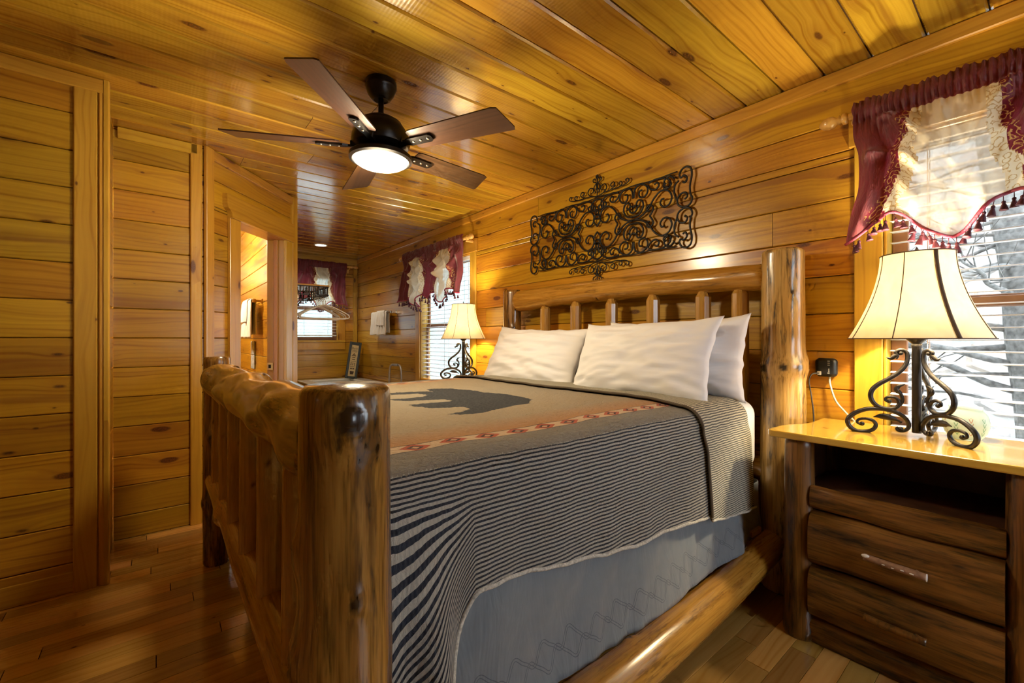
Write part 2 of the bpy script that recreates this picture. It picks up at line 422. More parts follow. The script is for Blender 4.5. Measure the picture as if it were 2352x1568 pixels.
# ---- trims
tn = [0]
def trim(a, b, n, up, w, t, label, mat=None, cat='trim'):
    """board from a to b, its back on the wall; n outward, up = width direction (a..b is the lower edge)"""
    a, b, n, up = Vector(a), Vector(b), Vector(n), Vector(up); u = (b-a).normalized()
    if u.cross(up).dot(n) < 0: u = -u
    tn[0] += 1
    ob = bpy.data.objects.new('trim_%d' % tn[0], plank_mesh((b-a).length, w, t, 0.005, mat or M_TRIM)); COL.objects.link(ob)
    ob.matrix_world = frame((a+b)/2 + up*(w/2), u, up, n)
    return setp(ob, label, cat, kind='structure')
CZ = ZC-0.068
Z_ = Vector((0, 0, 1))
trim((XR, YN, CZ), (XR, YF, CZ), (-1, 0, 0), Z_, 0.066, 0.02, 'pine trim along the top of the headboard wall')
trim((XBATH+0.2, YF, CZ-0.03), (XR-0.02, YF, CZ-0.03), (0, -1, 0), Z_, 0.096, 0.02, 'pine trim along the top of the far wall')
trim((XL, YA, CZ), (XRET, YA, CZ), (0, -1, 0), Z_, 0.066, 0.02, 'pine trim along the top of the left wall')
trim((XRET+0.02, YB, CZ), (D0.x-0.05, YB, CZ), (0, -1, 0), Z_, 0.066, 0.02, 'pine trim along the top of the set-back wall')
trim(D0+dv*0.04+Z_*CZ, D1-dv*0.07+Z_*CZ, dn, Z_, 0.066, 0.02, 'pine trim along the top of the angled wall')
trim((XL, YA, 0), (XRET, YA, 0), (0, -1, 0), Z_, 0.10, 0.004, 'plain pine base strip of the left wall')
trim((XRET-0.105, YA, 0), (XRET-0.105, YA, ZC), (0, -1, 0), (1, 0, 0), 0.085, 0.012, 'wide knotty corner board of the left wall')
trim((XRET-0.018, YA, 0), (XRET-0.018, YA, ZC), (0, -1, 0), (1, 0, 0), 0.04, 0.016, 'narrow outer corner board of the left wall')
trim((XRET+0.001, YA-0.02, 0), (XRET+0.001, YA-0.02, ZC), (1, 0, 0), (0, 1, 0), 0.06, 0.02, 'pine corner board turned into the passage')
trim((D0.x-0.085, YB, 0), (D0.x-0.085, YB, ZC), (0, -1, 0), (1, 0, 0), 0.06, 0.02, 'corner board on the set-back wall beside the angled wall')
trim(D0+dv*(-0.02), D0+dv*(-0.02)+Z_*ZC, dn, dv, 0.07, 0.02, 'corner board at the left end of the angled wall')
trim(D1-dv*0.075, D1-dv*0.075+Z_*ZC, dn, dv, 0.078, 0.022, 'corner board at the right end of the angled wall')
trim((XR-0.075, YF, 0), (XR-0.075, YF, CZ-0.03), (0, -1, 0), (1, 0, 0), 0.06, 0.02, 'vertical corner board in the far corner')
# doorway of the bathroom
door = empty('door_1', D0 + dv*((DS0+DS1)/2), label='open bathroom doorway with pine casing and jamb', cat='doorway', kind='structure')
def dpart(name, s0, s1, z0, z1, n0, n1, mat=None, c=0.003, par=None):
    b = B(); Mx = frame((0, 0, 0), (1,0,0), (0,1,0), (0,0,1))
    L = z1-z0 if (z1-z0) > (s1-s0) else s1-s0
    if (z1-z0) > (s1-s0):   # local X up
        b.cbox((-(z1-z0)/2, -(s1-s0)/2, n0), ((z1-z0)/2, (s1-s0)/2, n1), c); Mm = frame(D0+dv*((s0+s1)/2)+Z_*((z0+z1)/2), Z_, -dv, dn)
    else:
        b.cbox((-(s1-s0)/2, -(z1-z0)/2, n0), ((s1-s0)/2, (z1-z0)/2, n1), c); Mm = frame(D0+dv*((s0+s1)/2)+Z_*((z0+z1)/2), dv, Z_, dn)
    o = b.build(name, mat or M_TRIM); o.matrix_world = Mm
    p = par or door; o.parent = p; o.matrix_parent_inverse = Matrix.Translation(p.location).inverted()
    return o
M_JAMB = pine('amber_jamb', light=(0.48, 0.24, 0.020), dark=(0.38, 0.17, 0.012), knots=0.1, streaks=0.1, tint=0.03)
dpart('casing', DS0-0.11, DS0, 0, DZ, 0, 0.022)
dpart('casing', DS1, DS1+0.095, 0, DZ, 0, 0.022)
# header board with the stepped, curved left end
hb = B(); hp = [(DS0-0.11, DZ+0.0), (DS1+0.10, DZ+0.0), (DS1+0.10, DZ+0.155), (DS0-0.16, DZ+0.155), (DS0-0.16, DZ+0.085), (DS0-0.15, DZ+0.06), (DS0-0.125, DZ+0.045), (DS0-0.11, DZ+0.03)]
hm = frame(D0, dv, Z_, dn); sc_ = (DS0+DS1)/2
hb.prism([(a-sc_, b-DZ-0.08) for a, b in hp], 0.0, 0.036)
ho = hb.build('header_board', M_TRIM); ho.matrix_world = frame(D0+dv*sc_+Z_*(DZ+0.08), dv, Z_, dn)
ho.parent = door; ho.matrix_parent_inverse = Matrix.Translation(door.location).inverted()
dpart('jamb', DS0-0.02, DS0, 0, DZ, -0.15, 0.0, M_JAMB)
dpart('jamb', DS1, DS1+0.02, 0, DZ, -0.15, 0.0, M_JAMB)
dpart('jamb', DS0-0.02, DS1+0.02, DZ, DZ+0.02, -0.15, 0.0, M_JAMB)
dpart('door_stop', DS1-0.012, DS1, 0, DZ, -0.085, -0.05, M_JAMB)
M_BRASS = plain('aged_brass', (0.55, 0.36, 0.12), 0.35, 1.0)
sp = dpart('strike_plate', DS1-0.0135, DS1-0.0115, 0.925, 0.985, -0.14, -0.09, M_BRASS, 0.0005)
dpart('strike_hole', DS1-0.0145, DS1-0.013, 0.94, 0.97, -0.127, -0.105, plain('strike_hole_black', (0.01, 0.008, 0.006), 0.8), 0.0003)
# ================================================================== windows, blinds, valances
def board(parent, name, a, b, mat, c=0.003):
    """chamfered board between two corners in the parent's space; grain along its longest side"""
    a, b = Vector(a), Vector(b); d = [abs(b[i]-a[i]) for i in range(3)]; k = d.index(max(d))
    ax = [Vector((1,0,0)), Vector((0,1,0)), Vector((0,0,1))]
    h = [d[k]/2, d[(k+1) % 3]/2, d[(k+2) % 3]/2]
    bb = B(); bb.cbox((-h[0], -h[1], -h[2]), (h[0], h[1], h[2]), c)
    o = bb.build(name, mat); o.matrix_world = frame((a+b)/2, ax[k], ax[(k+1) % 3], ax[(k+2) % 3])
    if parent is not None: o.parent = parent
    return o
M_SASH = plain('brown_sash', (0.26, 0.115, 0.045), 0.45, var=0.15, bscale=20)
M_SASHW = plain('white_jamb_liner', (0.75, 0.76, 0.78), 0.4)
def glassmat():
    m, nt, bs = newmat('window_glass'); t = NT(nt); nt.nodes.remove(bs)
    tr = t.n('ShaderNodeBsdfTransparent'); gl = t.n('ShaderNodeBsdfGlossy'); gl.inputs['Roughness'].default_value = 0.03
    lw = t.n('ShaderNodeLayerWeight'); lw.inputs[0].default_value = 0.5; fr = t.math('MULTIPLY_ADD', t.math('POWER', lw.outputs['Facing'], 5.0), 0.6, 0.03); mx = t.n('ShaderNodeMixShader')
    t.l(fr, mx.inputs[0]); t.l(tr.outputs[0], mx.inputs[1]); t.l(gl.outputs[0], mx.inputs[2])
    t.l(mx.outputs[0], nt.nodes['Material Output'].inputs[0]); return m
M_GLASS = glassmat()
def slatmat():
    m, nt, bs = newmat('white_blind_slat'); t = NT(nt); bs.inputs['Base Color'].default_value = (0.82, 0.81, 0.81, 1); bs.inputs['Roughness'].default_value = 0.4
    tl = t.n('ShaderNodeBsdfTranslucent'); tl.inputs[0].default_value = (0.85, 0.82, 0.80, 1); mx = t.n('ShaderNodeMixShader'); mx.inputs[0].default_value = 0.15
    t.l(bs.outputs[0], mx.inputs[1]); t.l(tl.outputs[0], mx.inputs[2]); t.l(mx.outputs[0], nt.nodes['Material Output'].inputs[0]); return m
M_SLAT = slatmat()
M_CORD = plain('blind_cord', (0.55, 0.42, 0.38), 0.8)
def window(n, loc, rz, w, h, label, s=0.055):
    W_ = empty('window_%d' % n, loc, rz, label, 'window', kind='structure')
    cw = 0.10; sm = M_SASH
    board(W_, 'casing', (-cw, -0.02, -0.012), (0, 0, h+0.10), M_TRIM); board(W_, 'casing', (w, -0.02, -0.012), (w+cw, 0, h+0.10), M_TRIM)
    board(W_, 'head_casing', (-cw-0.02, -0.026, h), (w+cw+0.02, 0, h+0.13), M_TRIM)
    board(W_, 'sill', (-cw, -0.03, -0.03), (w+cw, 0.09, -0.0), M_TRIM); board(W_, 'apron', (-cw, -0.02, -0.14), (w+cw, 0, -0.03), M_TRIM)
    for a, b in (((0, 0, 0), (0.012, 0.125, h)), ((w-0.012, 0, 0), (w, 0.125, h))): board(W_, 'jamb', a, b, M_TRIM)
    board(W_, 'jamb', (0, 0, h-0.012), (w, 0.125, h), M_TRIM)
    for k, (za, zb, y0) in enumerate(((0.0, h*0.5, 0.075), (h*0.47, h-0.012, 0.10))):
        board(W_, 'sash_stile', (0.012, y0, za), (0.012+s, y0+0.025, zb), sm); board(W_, 'sash_stile', (w-0.012-s, y0, za), (w-0.012, y0+0.025, zb), sm)
        board(W_, 'sash_rail', (0.012+s, y0, za), (w-0.012-s, y0+0.025, za+0.05), sm); board(W_, 'sash_rail', (0.012+s, y0, zb-0.04), (w-0.012-s, y0+0.025, zb), sm)
        board(W_, 'pane', (0.012+s, y0+0.010, za+0.05), (w-0.012-s, y0+0.014, zb-0.04), M_GLASS, 0.0005)
    return W_
def blind(loc, rz, w, h, label, tilt=6, pitch=0.047, depth=0.048):
    Bl = empty('window_blind', loc, rz, label, 'blind', 'white slatted window blinds')
    board(Bl, 'head_rail', (0.015, 0.008, h-0.055), (w-0.015, 0.06, h-0.014), M_SLAT)
    n = int((h-0.10)/pitch); me = None
    for k in range(n):
        z = h-0.075-k*pitch
        if me is None:
            bb = B(); ww = w/2-0.02
            pr = [(-depth/2, -0.0012), (0, 0.001), (depth/2, -0.0012), (depth/2, 0.0012), (0, 0.0036), (-depth/2, 0.0012)]
            v = [(-ww, a, b) for a, b in pr] + [(ww, a, b) for a, b in pr]
            bb.add(v, [tuple(range(6))[::-1], tuple(range(6, 12))] + [(i, (i+1) % 6, 6+(i+1) % 6, 6+i) for i in range(6)])
            o = bb.build('slat', M_SLAT, Bl); me = o.data
        else: o = mko('slat', me, None, Bl)
        o.location = (w/2, 0.035, z); o.rotation_euler = (radians(tilt+hsh(k, n)*2), 0, 0)
    zb = h-0.075-n*pitch
    board(Bl, 'bottom_rail', (0.02, 0.02, zb-0.006), (w-0.02, 0.052, zb+0.010), M_SLAT)
    for x in (0.14, w/2, w-0.14):
        bb = B(); bb.tube([(x, 0.009, h-0.05), (x, 0.009, zb)], 0.0016, 6); bb.tube([(x, 0.061, h-0.05), (x, 0.061, zb)], 0.0016, 6); bb.build('ladder_cord', M_CORD, Bl)
    return Bl
M_FIN = plain('honey_turned_wood', (0.66, 0.38, 0.10), 0.3, coat=0.5, var=0.12, bscale=30)
def fabric_mats():
    # sheer cream
    m1, nt, bs = newmat('cream_sheer'); t = NT(nt); tc = t.n('ShaderNodeTexCoord')
    wv = t.noise(tc.outputs['UV'], 900, 2.0)
    col = t.mix(wv, (0.70, 0.63, 0.47), (0.78, 0.72, 0.58))
    df = t.n('ShaderNodeBsdfDiffuse'); tl = t.n('ShaderNodeBsdfTranslucent'); tp = t.n('ShaderNodeBsdfTransparent')
    t.l(col, df.inputs[0]); t.l(col, tl.inputs[0])
    a = t.n('ShaderNodeMixShader'); a.inputs[0].default_value = 0.36; t.l(df.outputs[0], a.inputs[1]); t.l(tl.outputs[0], a.inputs[2])
    b = t.n('ShaderNodeMixShader'); b.inputs[0].default_value = 0.27; t.l(a.outputs[0], b.inputs[1]); t.l(tp.outputs[0], b.inputs[2])
    t.l(b.outputs[0], nt.nodes['Material Output'].inputs[0]); nt.nodes.remove(bs)
    def scrollmask(t, uv, scale):
        w1 = t.noise(uv, scale*0.5, 1.0, out=1)
        p = t.vmath('ADD', uv, t.vmath('SCALE', t.vmath('SUBTRACT', w1, (0.5, 0.5, 0.5)), 0.03))
        vo = t.n('ShaderNodeTexVoronoi', voronoi_dimensions='2D', feature='F1'); t.l(p, vo.inputs['Vector']); vo.inputs['Scale'].default_value = scale
        rings = t.math('SINE', t.math('ADD', t.math('MULTIPLY', vo.outputs['Distance'], 13.0), t.math('MULTIPLY', t.noise(uv, scale*2.2, 2.0), 7.0)))
        return t.math('MULTIPLY', t.math('SUBTRACT', rings, 0.62), 4.0, clamp=True)
    # burgundy satin with faint figure
    m2, nt, bs = newmat('burgundy_satin'); t = NT(nt); tc = t.n('ShaderNodeTexCoord')
    nz = t.noise(tc.outputs['UV'], 40, 2.0)
    t.l(t.mix(nz, (0.105, 0.010, 0.018), (0.19, 0.018, 0.028)), bs.inputs['Base Color']); bs.inputs['Roughness'].default_value = 0.48; bs.inputs['Sheen Weight'].default_value = 0.6; wr_ = t.noise(t.comb(t.math('MULTIPLY', t.sep(tc.outputs['UV'])[0], 60.0), t.math('MULTIPLY', t.sep(tc.outputs['UV'])[1], 14.0), 0.0), 1.0, 4.0, 0.6, 0.7); t.l(t.bump(wr_, 0.6, 0.012), bs.inputs['Normal'])
    tl = t.n('ShaderNodeBsdfTranslucent'); tl.inputs[0].default_value = (0.30, 0.03, 0.06, 1)
    a = t.n('ShaderNodeMixShader'); a.inputs[0].default_value = 0.30; t.l(bs.outputs[0], a.inputs[1]); t.l(tl.outputs[0], a.inputs[2]); t.l(a.outputs[0], nt.nodes['Material Output'].inputs[0])
    # embroidered bands (gold on burgundy / gold on cream)
    res = []
    for nm, base, gold in (('gold_on_burgundy', (0.18, 0.012, 0.03), (0.62, 0.40, 0.12)), ('gold_on_cream', (0.85, 0.78, 0.58), (0.52, 0.32, 0.08))):
        m, nt, bs = newmat(nm); t = NT(nt); tc = t.n('ShaderNodeTexCoord')
        k = t.math('MULTIPLY', scrollmask(t, tc.outputs['UV'], 34.0), 0.8); c = t.mix(k, base, gold)
        t.l(c, bs.inputs['Base Color']); bs.inputs['Roughness'].default_value = 0.5
        tl = t.n('ShaderNodeBsdfTranslucent'); t.l(c, tl.inputs[0]); a = t.n('ShaderNodeMixShader'); a.inputs[0].default_value = 0.35
        t.l(bs.outputs[0], a.inputs[1]); t.l(tl.outputs[0], a.inputs[2]); t.l(a.outputs[0], nt.nodes['Material Output'].inputs[0]); res.append(m)
    return [m2, m1, res[0], res[1]]
M_VAL = fabric_mats()
M_TASSEL = plain('dark_plum_tassel', (0.075, 0.012, 0.028), 0.6, bumpn=0.5, bscale=200)
M_BRAID = plain('raspberry_braid', (0.30, 0.03, 0.07), 0.6, bumpn=0.8, bscale=180)
_tas = [None]
def valance(loc, rz, w, drop, centers, label, seed, halfw=0.21):
    """local: x along the rod, y towards the wall, z up; the rod's axis is the origin line"""
    V = empty('curtain_valance', loc, rz, label, 'valance', 'burgundy and cream window valances')
    nu, nv = int(w/0.0065), 74; top = 0.045
    def hem(u):
        c = min(abs(u-q) for q in centers)
        s = 0.045*cos(pi*c/halfw*1.0) + 0.030*sin(u*23+seed) + 0.022*vnoise(u*9, seed)
        return drop + s - 0.03
    def pos(u, v):           # v 0..1 from the heading to the hem
        if v < 0.16:
            a = v/0.16; z = top - a*(top+0.045)
            r = 0.024 + 0.014*sin(pi*a)
            rf = sin(u*2*pi/0.021 + 2.5*vnoise(u*14, seed+3)) * (0.004 + 0.008*abs(2*a-1))
            return Vector((u + 0.004*vnoise(u*50, a*3, seed), -(r + rf), z + 0.008*vnoise(u*40, seed+1.5)*(1-a)))
        t = (v-0.16)/0.84; H = hem(u); z = -0.045 - t*(H-0.045)
        c = min(centers, key=lambda q: abs(u-q)); e = (u-c)/halfw
        env = sstep(0, 0.25, t)
        fold = 0.012*sin(u*2*pi/0.021 + 2.5*vnoise(u*14, seed+3))*(1-env)*0.6
        fold += env*(0.022*sin(u*2*pi/0.125 + 1.6*vnoise(u*5, t*1.5, seed)+t*1.2) + 0.018*vnoise(u*16+t*3*(1 if e > 0 else -1), t*3.0, seed+7))
        # swag: gathered pleats running from the top corners of each cream panel to its middle
        sw = exp(-e*e*1.4)*env; fold += sw*(0.026*sin((t*5.0 - abs(e)*3.2)*3.1 + 1.0 + 1.3*vnoise(u*6, t*2, seed+4)) * (1-t*0.45)) + 0.02*sw + sw*0.016*sin(e*9 + 2.0*vnoise(t*3, u*5, seed+6) + t*2)
        q0 = Vector((u-c, t*drop))
        for (ax, at, bx, bt_, am, wd) in ((-0.9, 0.0, 0.15, 0.55, 0.040, 0.020), (0.75, 0.0, 0.1, 0.5, 0.034, 0.018), (-0.15, 0.02, 0.1, 0.55, 0.026, 0.014), (-1.2, 0.30, 0.0, 0.62, 0.030, 0.022), (1.25, 0.22, 0.35, 0.7, 0.030, 0.024), (0.1, 0.55, -0.35, 1.0, 0.022, 0.030), (0.2, 0.55, 0.55, 1.0, 0.022, 0.030)):
            A_, B_ = Vector((ax*halfw, at*drop)), Vector((bx*halfw, bt_*drop)); ab = B_-A_; k_ = max(0.0, min(1.0, (q0-A_).dot(ab)/ab.length_squared)); dd = (q0-A_-ab*k_).length
            fold += am*exp(-(dd/wd)**2)*sstep(0, 0.08, t+0.05)
        fold += 0.045*t*(1 if abs(e) > 1.0 else 0.4)*sstep(0, 1, t)
        x = u + env*(0.012*vnoise(t*4, u*7, seed+2)) - env*0.035*e*exp(-abs(e))*sin(pi*t)
        return Vector((x, -(0.026 + max(-0.012, fold)), z + env*0.01*vnoise(u*12, seed+9)))
    vs, fs, mi, uv = [], [], [], []
    for i in range(nu+1):
        for j in range(nv+1):
            u, v = w*i/nu, j/nv; vs.append(pos(u, v)); uv.append((u, v*drop))
    for i in range(nu):
        for j in range(nv):
            fs.append((i*(nv+1)+j, i*(nv+1)+j+1, (i+1)*(nv+1)+j+1, (i+1)*(nv+1)+j))
            u, v = w*(i+0.5)/nu, (j+0.5)/nv
            if v < 0.17: mi.append(0); continue
            t = (v-0.16)/0.84
            e = min(abs(u-q) for q in centers)/(halfw*(0.62+0.42*t)) + 0.10*vnoise(u*14, v*9, seed)
            mi.append(1 if e < 0.66 else 3 if e < 0.90 else 2 if e < 1.10 else 0)
    me = bpy.data.meshes.new('cloth'); me.from_pydata([tuple(p) for p in vs], [], fs); me.update()
    for m in M_VAL: me.materials.append(m)
    me.polygons.foreach_set('material_index', mi)
    ul = me.uv_layers.new(name='UVMap'); d = []
    for p in me.polygons:
        for q in p.vertices: d += list(uv[q])
    ul.data.foreach_set('uv', d)
    mko('cloth', me, None, V, True)
    # braid and tassels on the hem
    hp = [pos(w*i/nu, 1.0) for i in range(nu+1)]
    bb = B(); bb.tube([p + Vector((0, -0.002, 0.002)) for p in hp[::2]], 0.0065, 6); bb.build('braid', M_BRAID, V, True)
    acc = 0.0; k = 0
    for a, b in zip(hp, hp[1:]):
        acc += (b-a).length
        if acc > 0.030:
            acc = 0; k += 1
            if _tas[0] is None:
                tb = B(); tb.tube([(0, 0, 0.002), (0.001, 0, -0.02)], 0.0014, 5)
                tb.lathe([(0.0015, -0.018), (0.0055, -0.021), (0.006, -0.026), (0.0045, -0.029), (0.0075, -0.036), (0.0115, -0.050), (0.0125, -0.054), (0.001, -0.052)], 10)
                o = tb.build('tassel', M_TASSEL, V, True); _tas[0] = o.data
            else: o = mko('tassel', _tas[0], None, V)
            o.location = b + Vector((0, -0.002, -0.003)); o.rotation_euler = (0.25*vnoise(k*3.1, seed), 0.3*vnoise(k*2.3, seed+5), k)
            o.scale = (1, 1, 0.85+0.35*hsh(k, seed))
    return V
def rod(loc, rz, w, label, ends=(True, True)):
    R_ = empty('curtain_rod', loc, rz, label, 'curtain rod', 'wooden curtain rods')
    bb = B(); bb.lathe([(0.016, -0.05), (0.016, w+0.05)], 14, Matrix.Rotation(pi/2, 4, 'Y'), cap=True); autosmooth(bb.build('pole', M_FIN, R_))
    pr = [(0.016, 0), (0.024, 0.006), (0.024, 0.020), (0.014, 0.026), (0.022, 0.032), (0.014, 0.040), (0.026, 0.055), (0.0285, 0.072), (0.022, 0.092), (0.008, 0.108), (0.0001, 0.11)]
    for s in (0, 1):
        if not ends[s]: continue
        fb_ = B(); fb_.lathe(pr, 16, Matrix.Translation((w+0.02 if s else -0.02, 0, 0)) @ Matrix.Rotation(pi/2 if s else -pi/2, 4, 'Y'))
        fb_.build('finial', M_FIN, R_, True)
        x = w+0.0 if s else 0.0
        kb = B(); kb.cbox((x-0.014, 0.085, -0.09), (x+0.014, 0.105, 0.02), 0.004); kb.cbox((x-0.012, 0.0, -0.035), (x+0.012, 0.09, -0.012), 0.004); kb.build('bracket', M_FIN, R_)
    return R_
hw = WIN1['y1']-WIN1['y0']; hh = WIN1['z1']-WIN1['z0']
window(1, (XR, WIN1['y1'], WIN1['z0']), -pi/2, hw, hh, 'large window with pine casing behind the near nightstand')
window(2, (XR, WIN2['y1'], WIN2['z0']), -pi/2, hw, hh, 'tall window with pine casing on the far side of the bed', 0.028)
window(3, (WIN3['x0'], YF, WIN3['z0']), 0, WIN3['x1']-WIN3['x0'], WIN3['z1']-WIN3['z0'], 'small window on the far wall behind the coat hangers')
window(4, (XR-0.45, YN, 0.66), pi, 1.2, 1.4, 'window with pine casing behind the camera')
blind((XR, WIN1['y1'], WIN1['z0']), -pi/2, hw, hh, 'white slatted blind behind the near table lamp', tilt=2)
blind((XR, WIN2['y1'], WIN2['z0']), -pi/2, hw, hh, 'white slatted blind behind the far table lamp', tilt=11)
blind((WIN3['x0'], YF, WIN3['z0']), 0, WIN3['x1']-WIN3['x0'], WIN3['z1']-WIN3['z0'], 'white slatted blind in the small far window', tilt=2)
XROD = XR-0.105
rod((XROD, 0.53, 2.165), -pi/2, 1.36, 'honey wood curtain rod above the near window')
valance((XROD, 0.53, 2.165), -pi/2, 1.36, 0.56, (0.30, 1.06), 'burgundy and cream tasselled valance above the near table lamp', 1.0)
rod((XROD, 5.0, 2.185), -pi/2, 1.38, 'honey wood curtain rod above the tall far window')
valance((XROD, 4.98, 2.185), -pi/2, 1.34, 0.58, (0.40, 1.0), 'burgundy and cream tasselled valance above the tall far window', 4.0)
rod((1.03, YF-0.105, 2.30), 0, 1.28, 'honey wood curtain rod on the far end wall', (False, True))
valance((1.05, YF-0.105, 2.30), 0, 1.20, 0.62, (0.36, 0.84), 'rust and cream tasselled valance on the far end wall', 9.0, 0.17)
# ================================================================== logs and the bed
def logmat(name, light, mid, dark, rough=0.25, streak=0.5, coat=0.5):
    """peeled varnished log; grain along local Z; attribute 'knot' marks branch scars"""
    m, nt, bs = newmat(name); t = NT(nt); tc = t.n('ShaderNodeTexCoord'); oi = t.n('ShaderNodeObjectInfo'); R = oi.outputs['Random']
    p = t.vmath('ADD', tc.outputs['Object'], t.comb(t.math('MULTIPLY', R, 31.0), t.math('MULTIPLY', R, 17.0), t.math('MULTIPLY', R, 53.0)))
    x, y, z = t.sep(p)
    g = t.noise(t.comb(t.math('MULTIPLY', x, 60.0), t.math('MULTIPLY', y, 60.0), t.math('MULTIPLY', z, 3.0)), 1.0, 3.0, 0.6)
    s = t.noise(t.comb(t.math('MULTIPLY', x, 22.0), t.math('MULTIPLY', y, 22.0), t.math('MULTIPLY', z, 2.6)), 1.0, 4.0, 0.65)
    b = t.noise(t.comb(t.math('MULTIPLY', x, 110.0), t.math('MULTIPLY', y, 110.0), t.math('MULTIPLY', z, 16.0)), 1.0, 3.0, 0.6)
    col = t.mix(t.ramp(g, [(0.3, 0.0), (0.72, 1.0)]), light, mid)
    fs = t.noise(t.comb(t.math('MULTIPLY', x, 150.0), t.math('MULTIPLY', y, 150.0), t.math('MULTIPLY', z, 5.0)), 1.0, 3.0, 0.6)
    col = t.mix(t.math('MULTIPLY', t.ramp(fs, [(0.50, 0.0), (0.66, 1.0)]), 0.35+0.4*streak), col, mul(mid, 0.42))
    lo = 0.60-0.14*streak
    col = t.mix(t.math('MULTIPLY', t.ramp(s, [(lo, 0.0), (lo+0.12, 1.0)]), 0.35+0.45*streak), col, mul(mid, 0.38))
    col = t.mix(t.math('MULTIPLY', min(1.0, 0.15+streak), t.math('MULTIPLY', t.ramp(s, [(0.50-0.03*streak, 0.0), (0.60, 1.0)]), t.ramp(b, [(0.54-0.07*streak, 0.0), (0.62, 1.0)]))), col, dark)
    at = t.n('ShaderNodeAttribute', attribute_name='knot')
    col = t.mix(t.math('MULTIPLY', at.outputs['Fac'], 0.95, clamp=True), col, mul(dark, 0.8))
    t.l(col, bs.inputs['Base Color']); bs.inputs['Roughness'].default_value = rough; bs.inputs['Coat Weight'].default_value = coat; bs.inputs['Coat Roughness'].default_value = 0.12
    t.l(t.bump(g, 0.22, 0.004), bs.inputs['Normal'])
    return m
M_LOGD = logmat('weathered_amber_log', (0.37, 0.185, 0.034), (0.22, 0.088, 0.014), (0.022, 0.011, 0.006), streak=1.0)
M_LOGP = logmat('pale_peeled_log', (0.62, 0.40, 0.14), (0.45, 0.25, 0.065), (0.045, 0.04, 0.035), streak=0.8)
M_LOGA = logmat('amber_log', (0.52, 0.27, 0.045), (0.36, 0.155, 0.020), (0.05, 0.02, 0.008), streak=0.25)
M_SLATW = logmat('turned_log_slat', (0.50, 0.27, 0.055), (0.38, 0.18, 0.030), (0.10, 0.04, 0.012), streak=0.1)
def log(name, p0, p1, r0, r1, mat, parent=None, seed=1.0, knots=(), rough=0.035, ends=('flat', 'flat'), segs=32, step=0.012, lump=0.0, bend=0.0, bdir=0.0, sharp=50):
    """a log from p0 to p1. knots: (t, angle, size). ends: 'flat' (eased rim), 'cone' (tenon)"""
    p0, p1 = Vector(p0), Vector(p1); L = (p1-p0).length; zax = (p1-p0).normalized()
    xax = zax.orthogonal().normalized() if abs(zax.z) < 0.95 else Vector((1, 0, 0)); xax = (xax - zax*xax.dot(zax)).normalized(); yax = zax.cross(xax)
    nr = max(8, int(L/step)); v = []; f = []; kn = []
    rings = [k/nr for k in range(nr+1)]
    def radius(t, a):
        r = r0 + (r1-r0)*t
        ca, sa = cos(a), sin(a)
        r *= 1 + rough*(vnoise(ca*1.3+seed, sa*1.3+seed*2, t*L*3.2) + 0.4*vnoise(ca*3+seed, sa*3, t*L*9+seed))
        if lump: r *= 1 + lump*vnoise(ca*1.5+seed*3, sa*1.5, t*L*6.5+seed)
        e0, e1 = t*L, (1-t)*L
        for e, kd in ((e0, ends[0]), (e1, ends[1])):
            if kd == 'flat' and e < 0.018: r *= 0.90 + 0.10*math.sqrt(max(0, 1-(1-e/0.018)**2))
            if kd == 'round' and e < 0.05: r *= math.sqrt(max(0.02, 1-(1-e/0.05)**2))
            if kd == 'cone' and e < 0.07: r *= 0.55 + 0.45*min(1.0, e/0.035 if e < 0.035 else 1.0)
        return r
    for t in rings:
        off = bend*sin(pi*t)
        for k in range(segs):
            a = 2*pi*k/segs; r = radius(t, a); dk = 0.0
            for kt, ka, ks in knots:
                da = (a-ka+pi) % (2*pi) - pi; dz = (t-kt)*L; dd = hypot(da*r, dz*0.85)
                r += ks*0.55*exp(-(dd/(ks*1.5))**2)
                dk = max(dk, sstep(ks*0.75, ks*0.45, dd) if ks < 0.03 else sstep(ks*0.6, ks*0.5, dd))
                if dd < ks*0.6: r -= ks*0.10*sstep(ks*0.6, ks*0.4, dd) + ks*0.05*cos(dd/ks*16)
            v.append((r*cos(a)+off*cos(bdir), r*sin(a)+off*sin(bdir), t*L)); kn.append(dk)
    for i in range(nr):
        for k in range(segs):
            j = (k+1) % segs; f.append((i*segs+k, i*segs+j, (i+1)*segs+j, (i+1)*segs+k))
    n = len(v); v += [(0, 0, -0.001), (0, 0, L+0.003)]; kn += [0, 0]
    for k in range(segs):
        j = (k+1) % segs; f.append((j, k, n)); f.append((nr*segs+k, nr*segs+j, n+1))
    o = mk(name, v, f, mat, None, True)
    at = o.data.attributes.new('knot', 'FLOAT', 'POINT'); at.data.foreach_set('value', kn)
    o.matrix_world = frame(p0, xax, yax, zax)
    if parent is not None: o.parent = parent; o.matrix_parent_inverse = parent.matrix_world.inverted() if parent.parent is None else Matrix()
    try: o.data.set_sharp_from_angle(angle=radians(sharp))
    except Exception: pass
    return o
bpy.context.view_layer.update()
BX0, BX1, BY0, BY1 = 0.25, 2.335, 0.755, 2.80       # post centres
bed = empty('log_bed', ((BX0+BX1)/2, (BY0+BY1)/2, 0), 0, 'rustic king-size log bed frame of varnished peeled logs', 'bed frame')
bpy.context.view_layer.update()
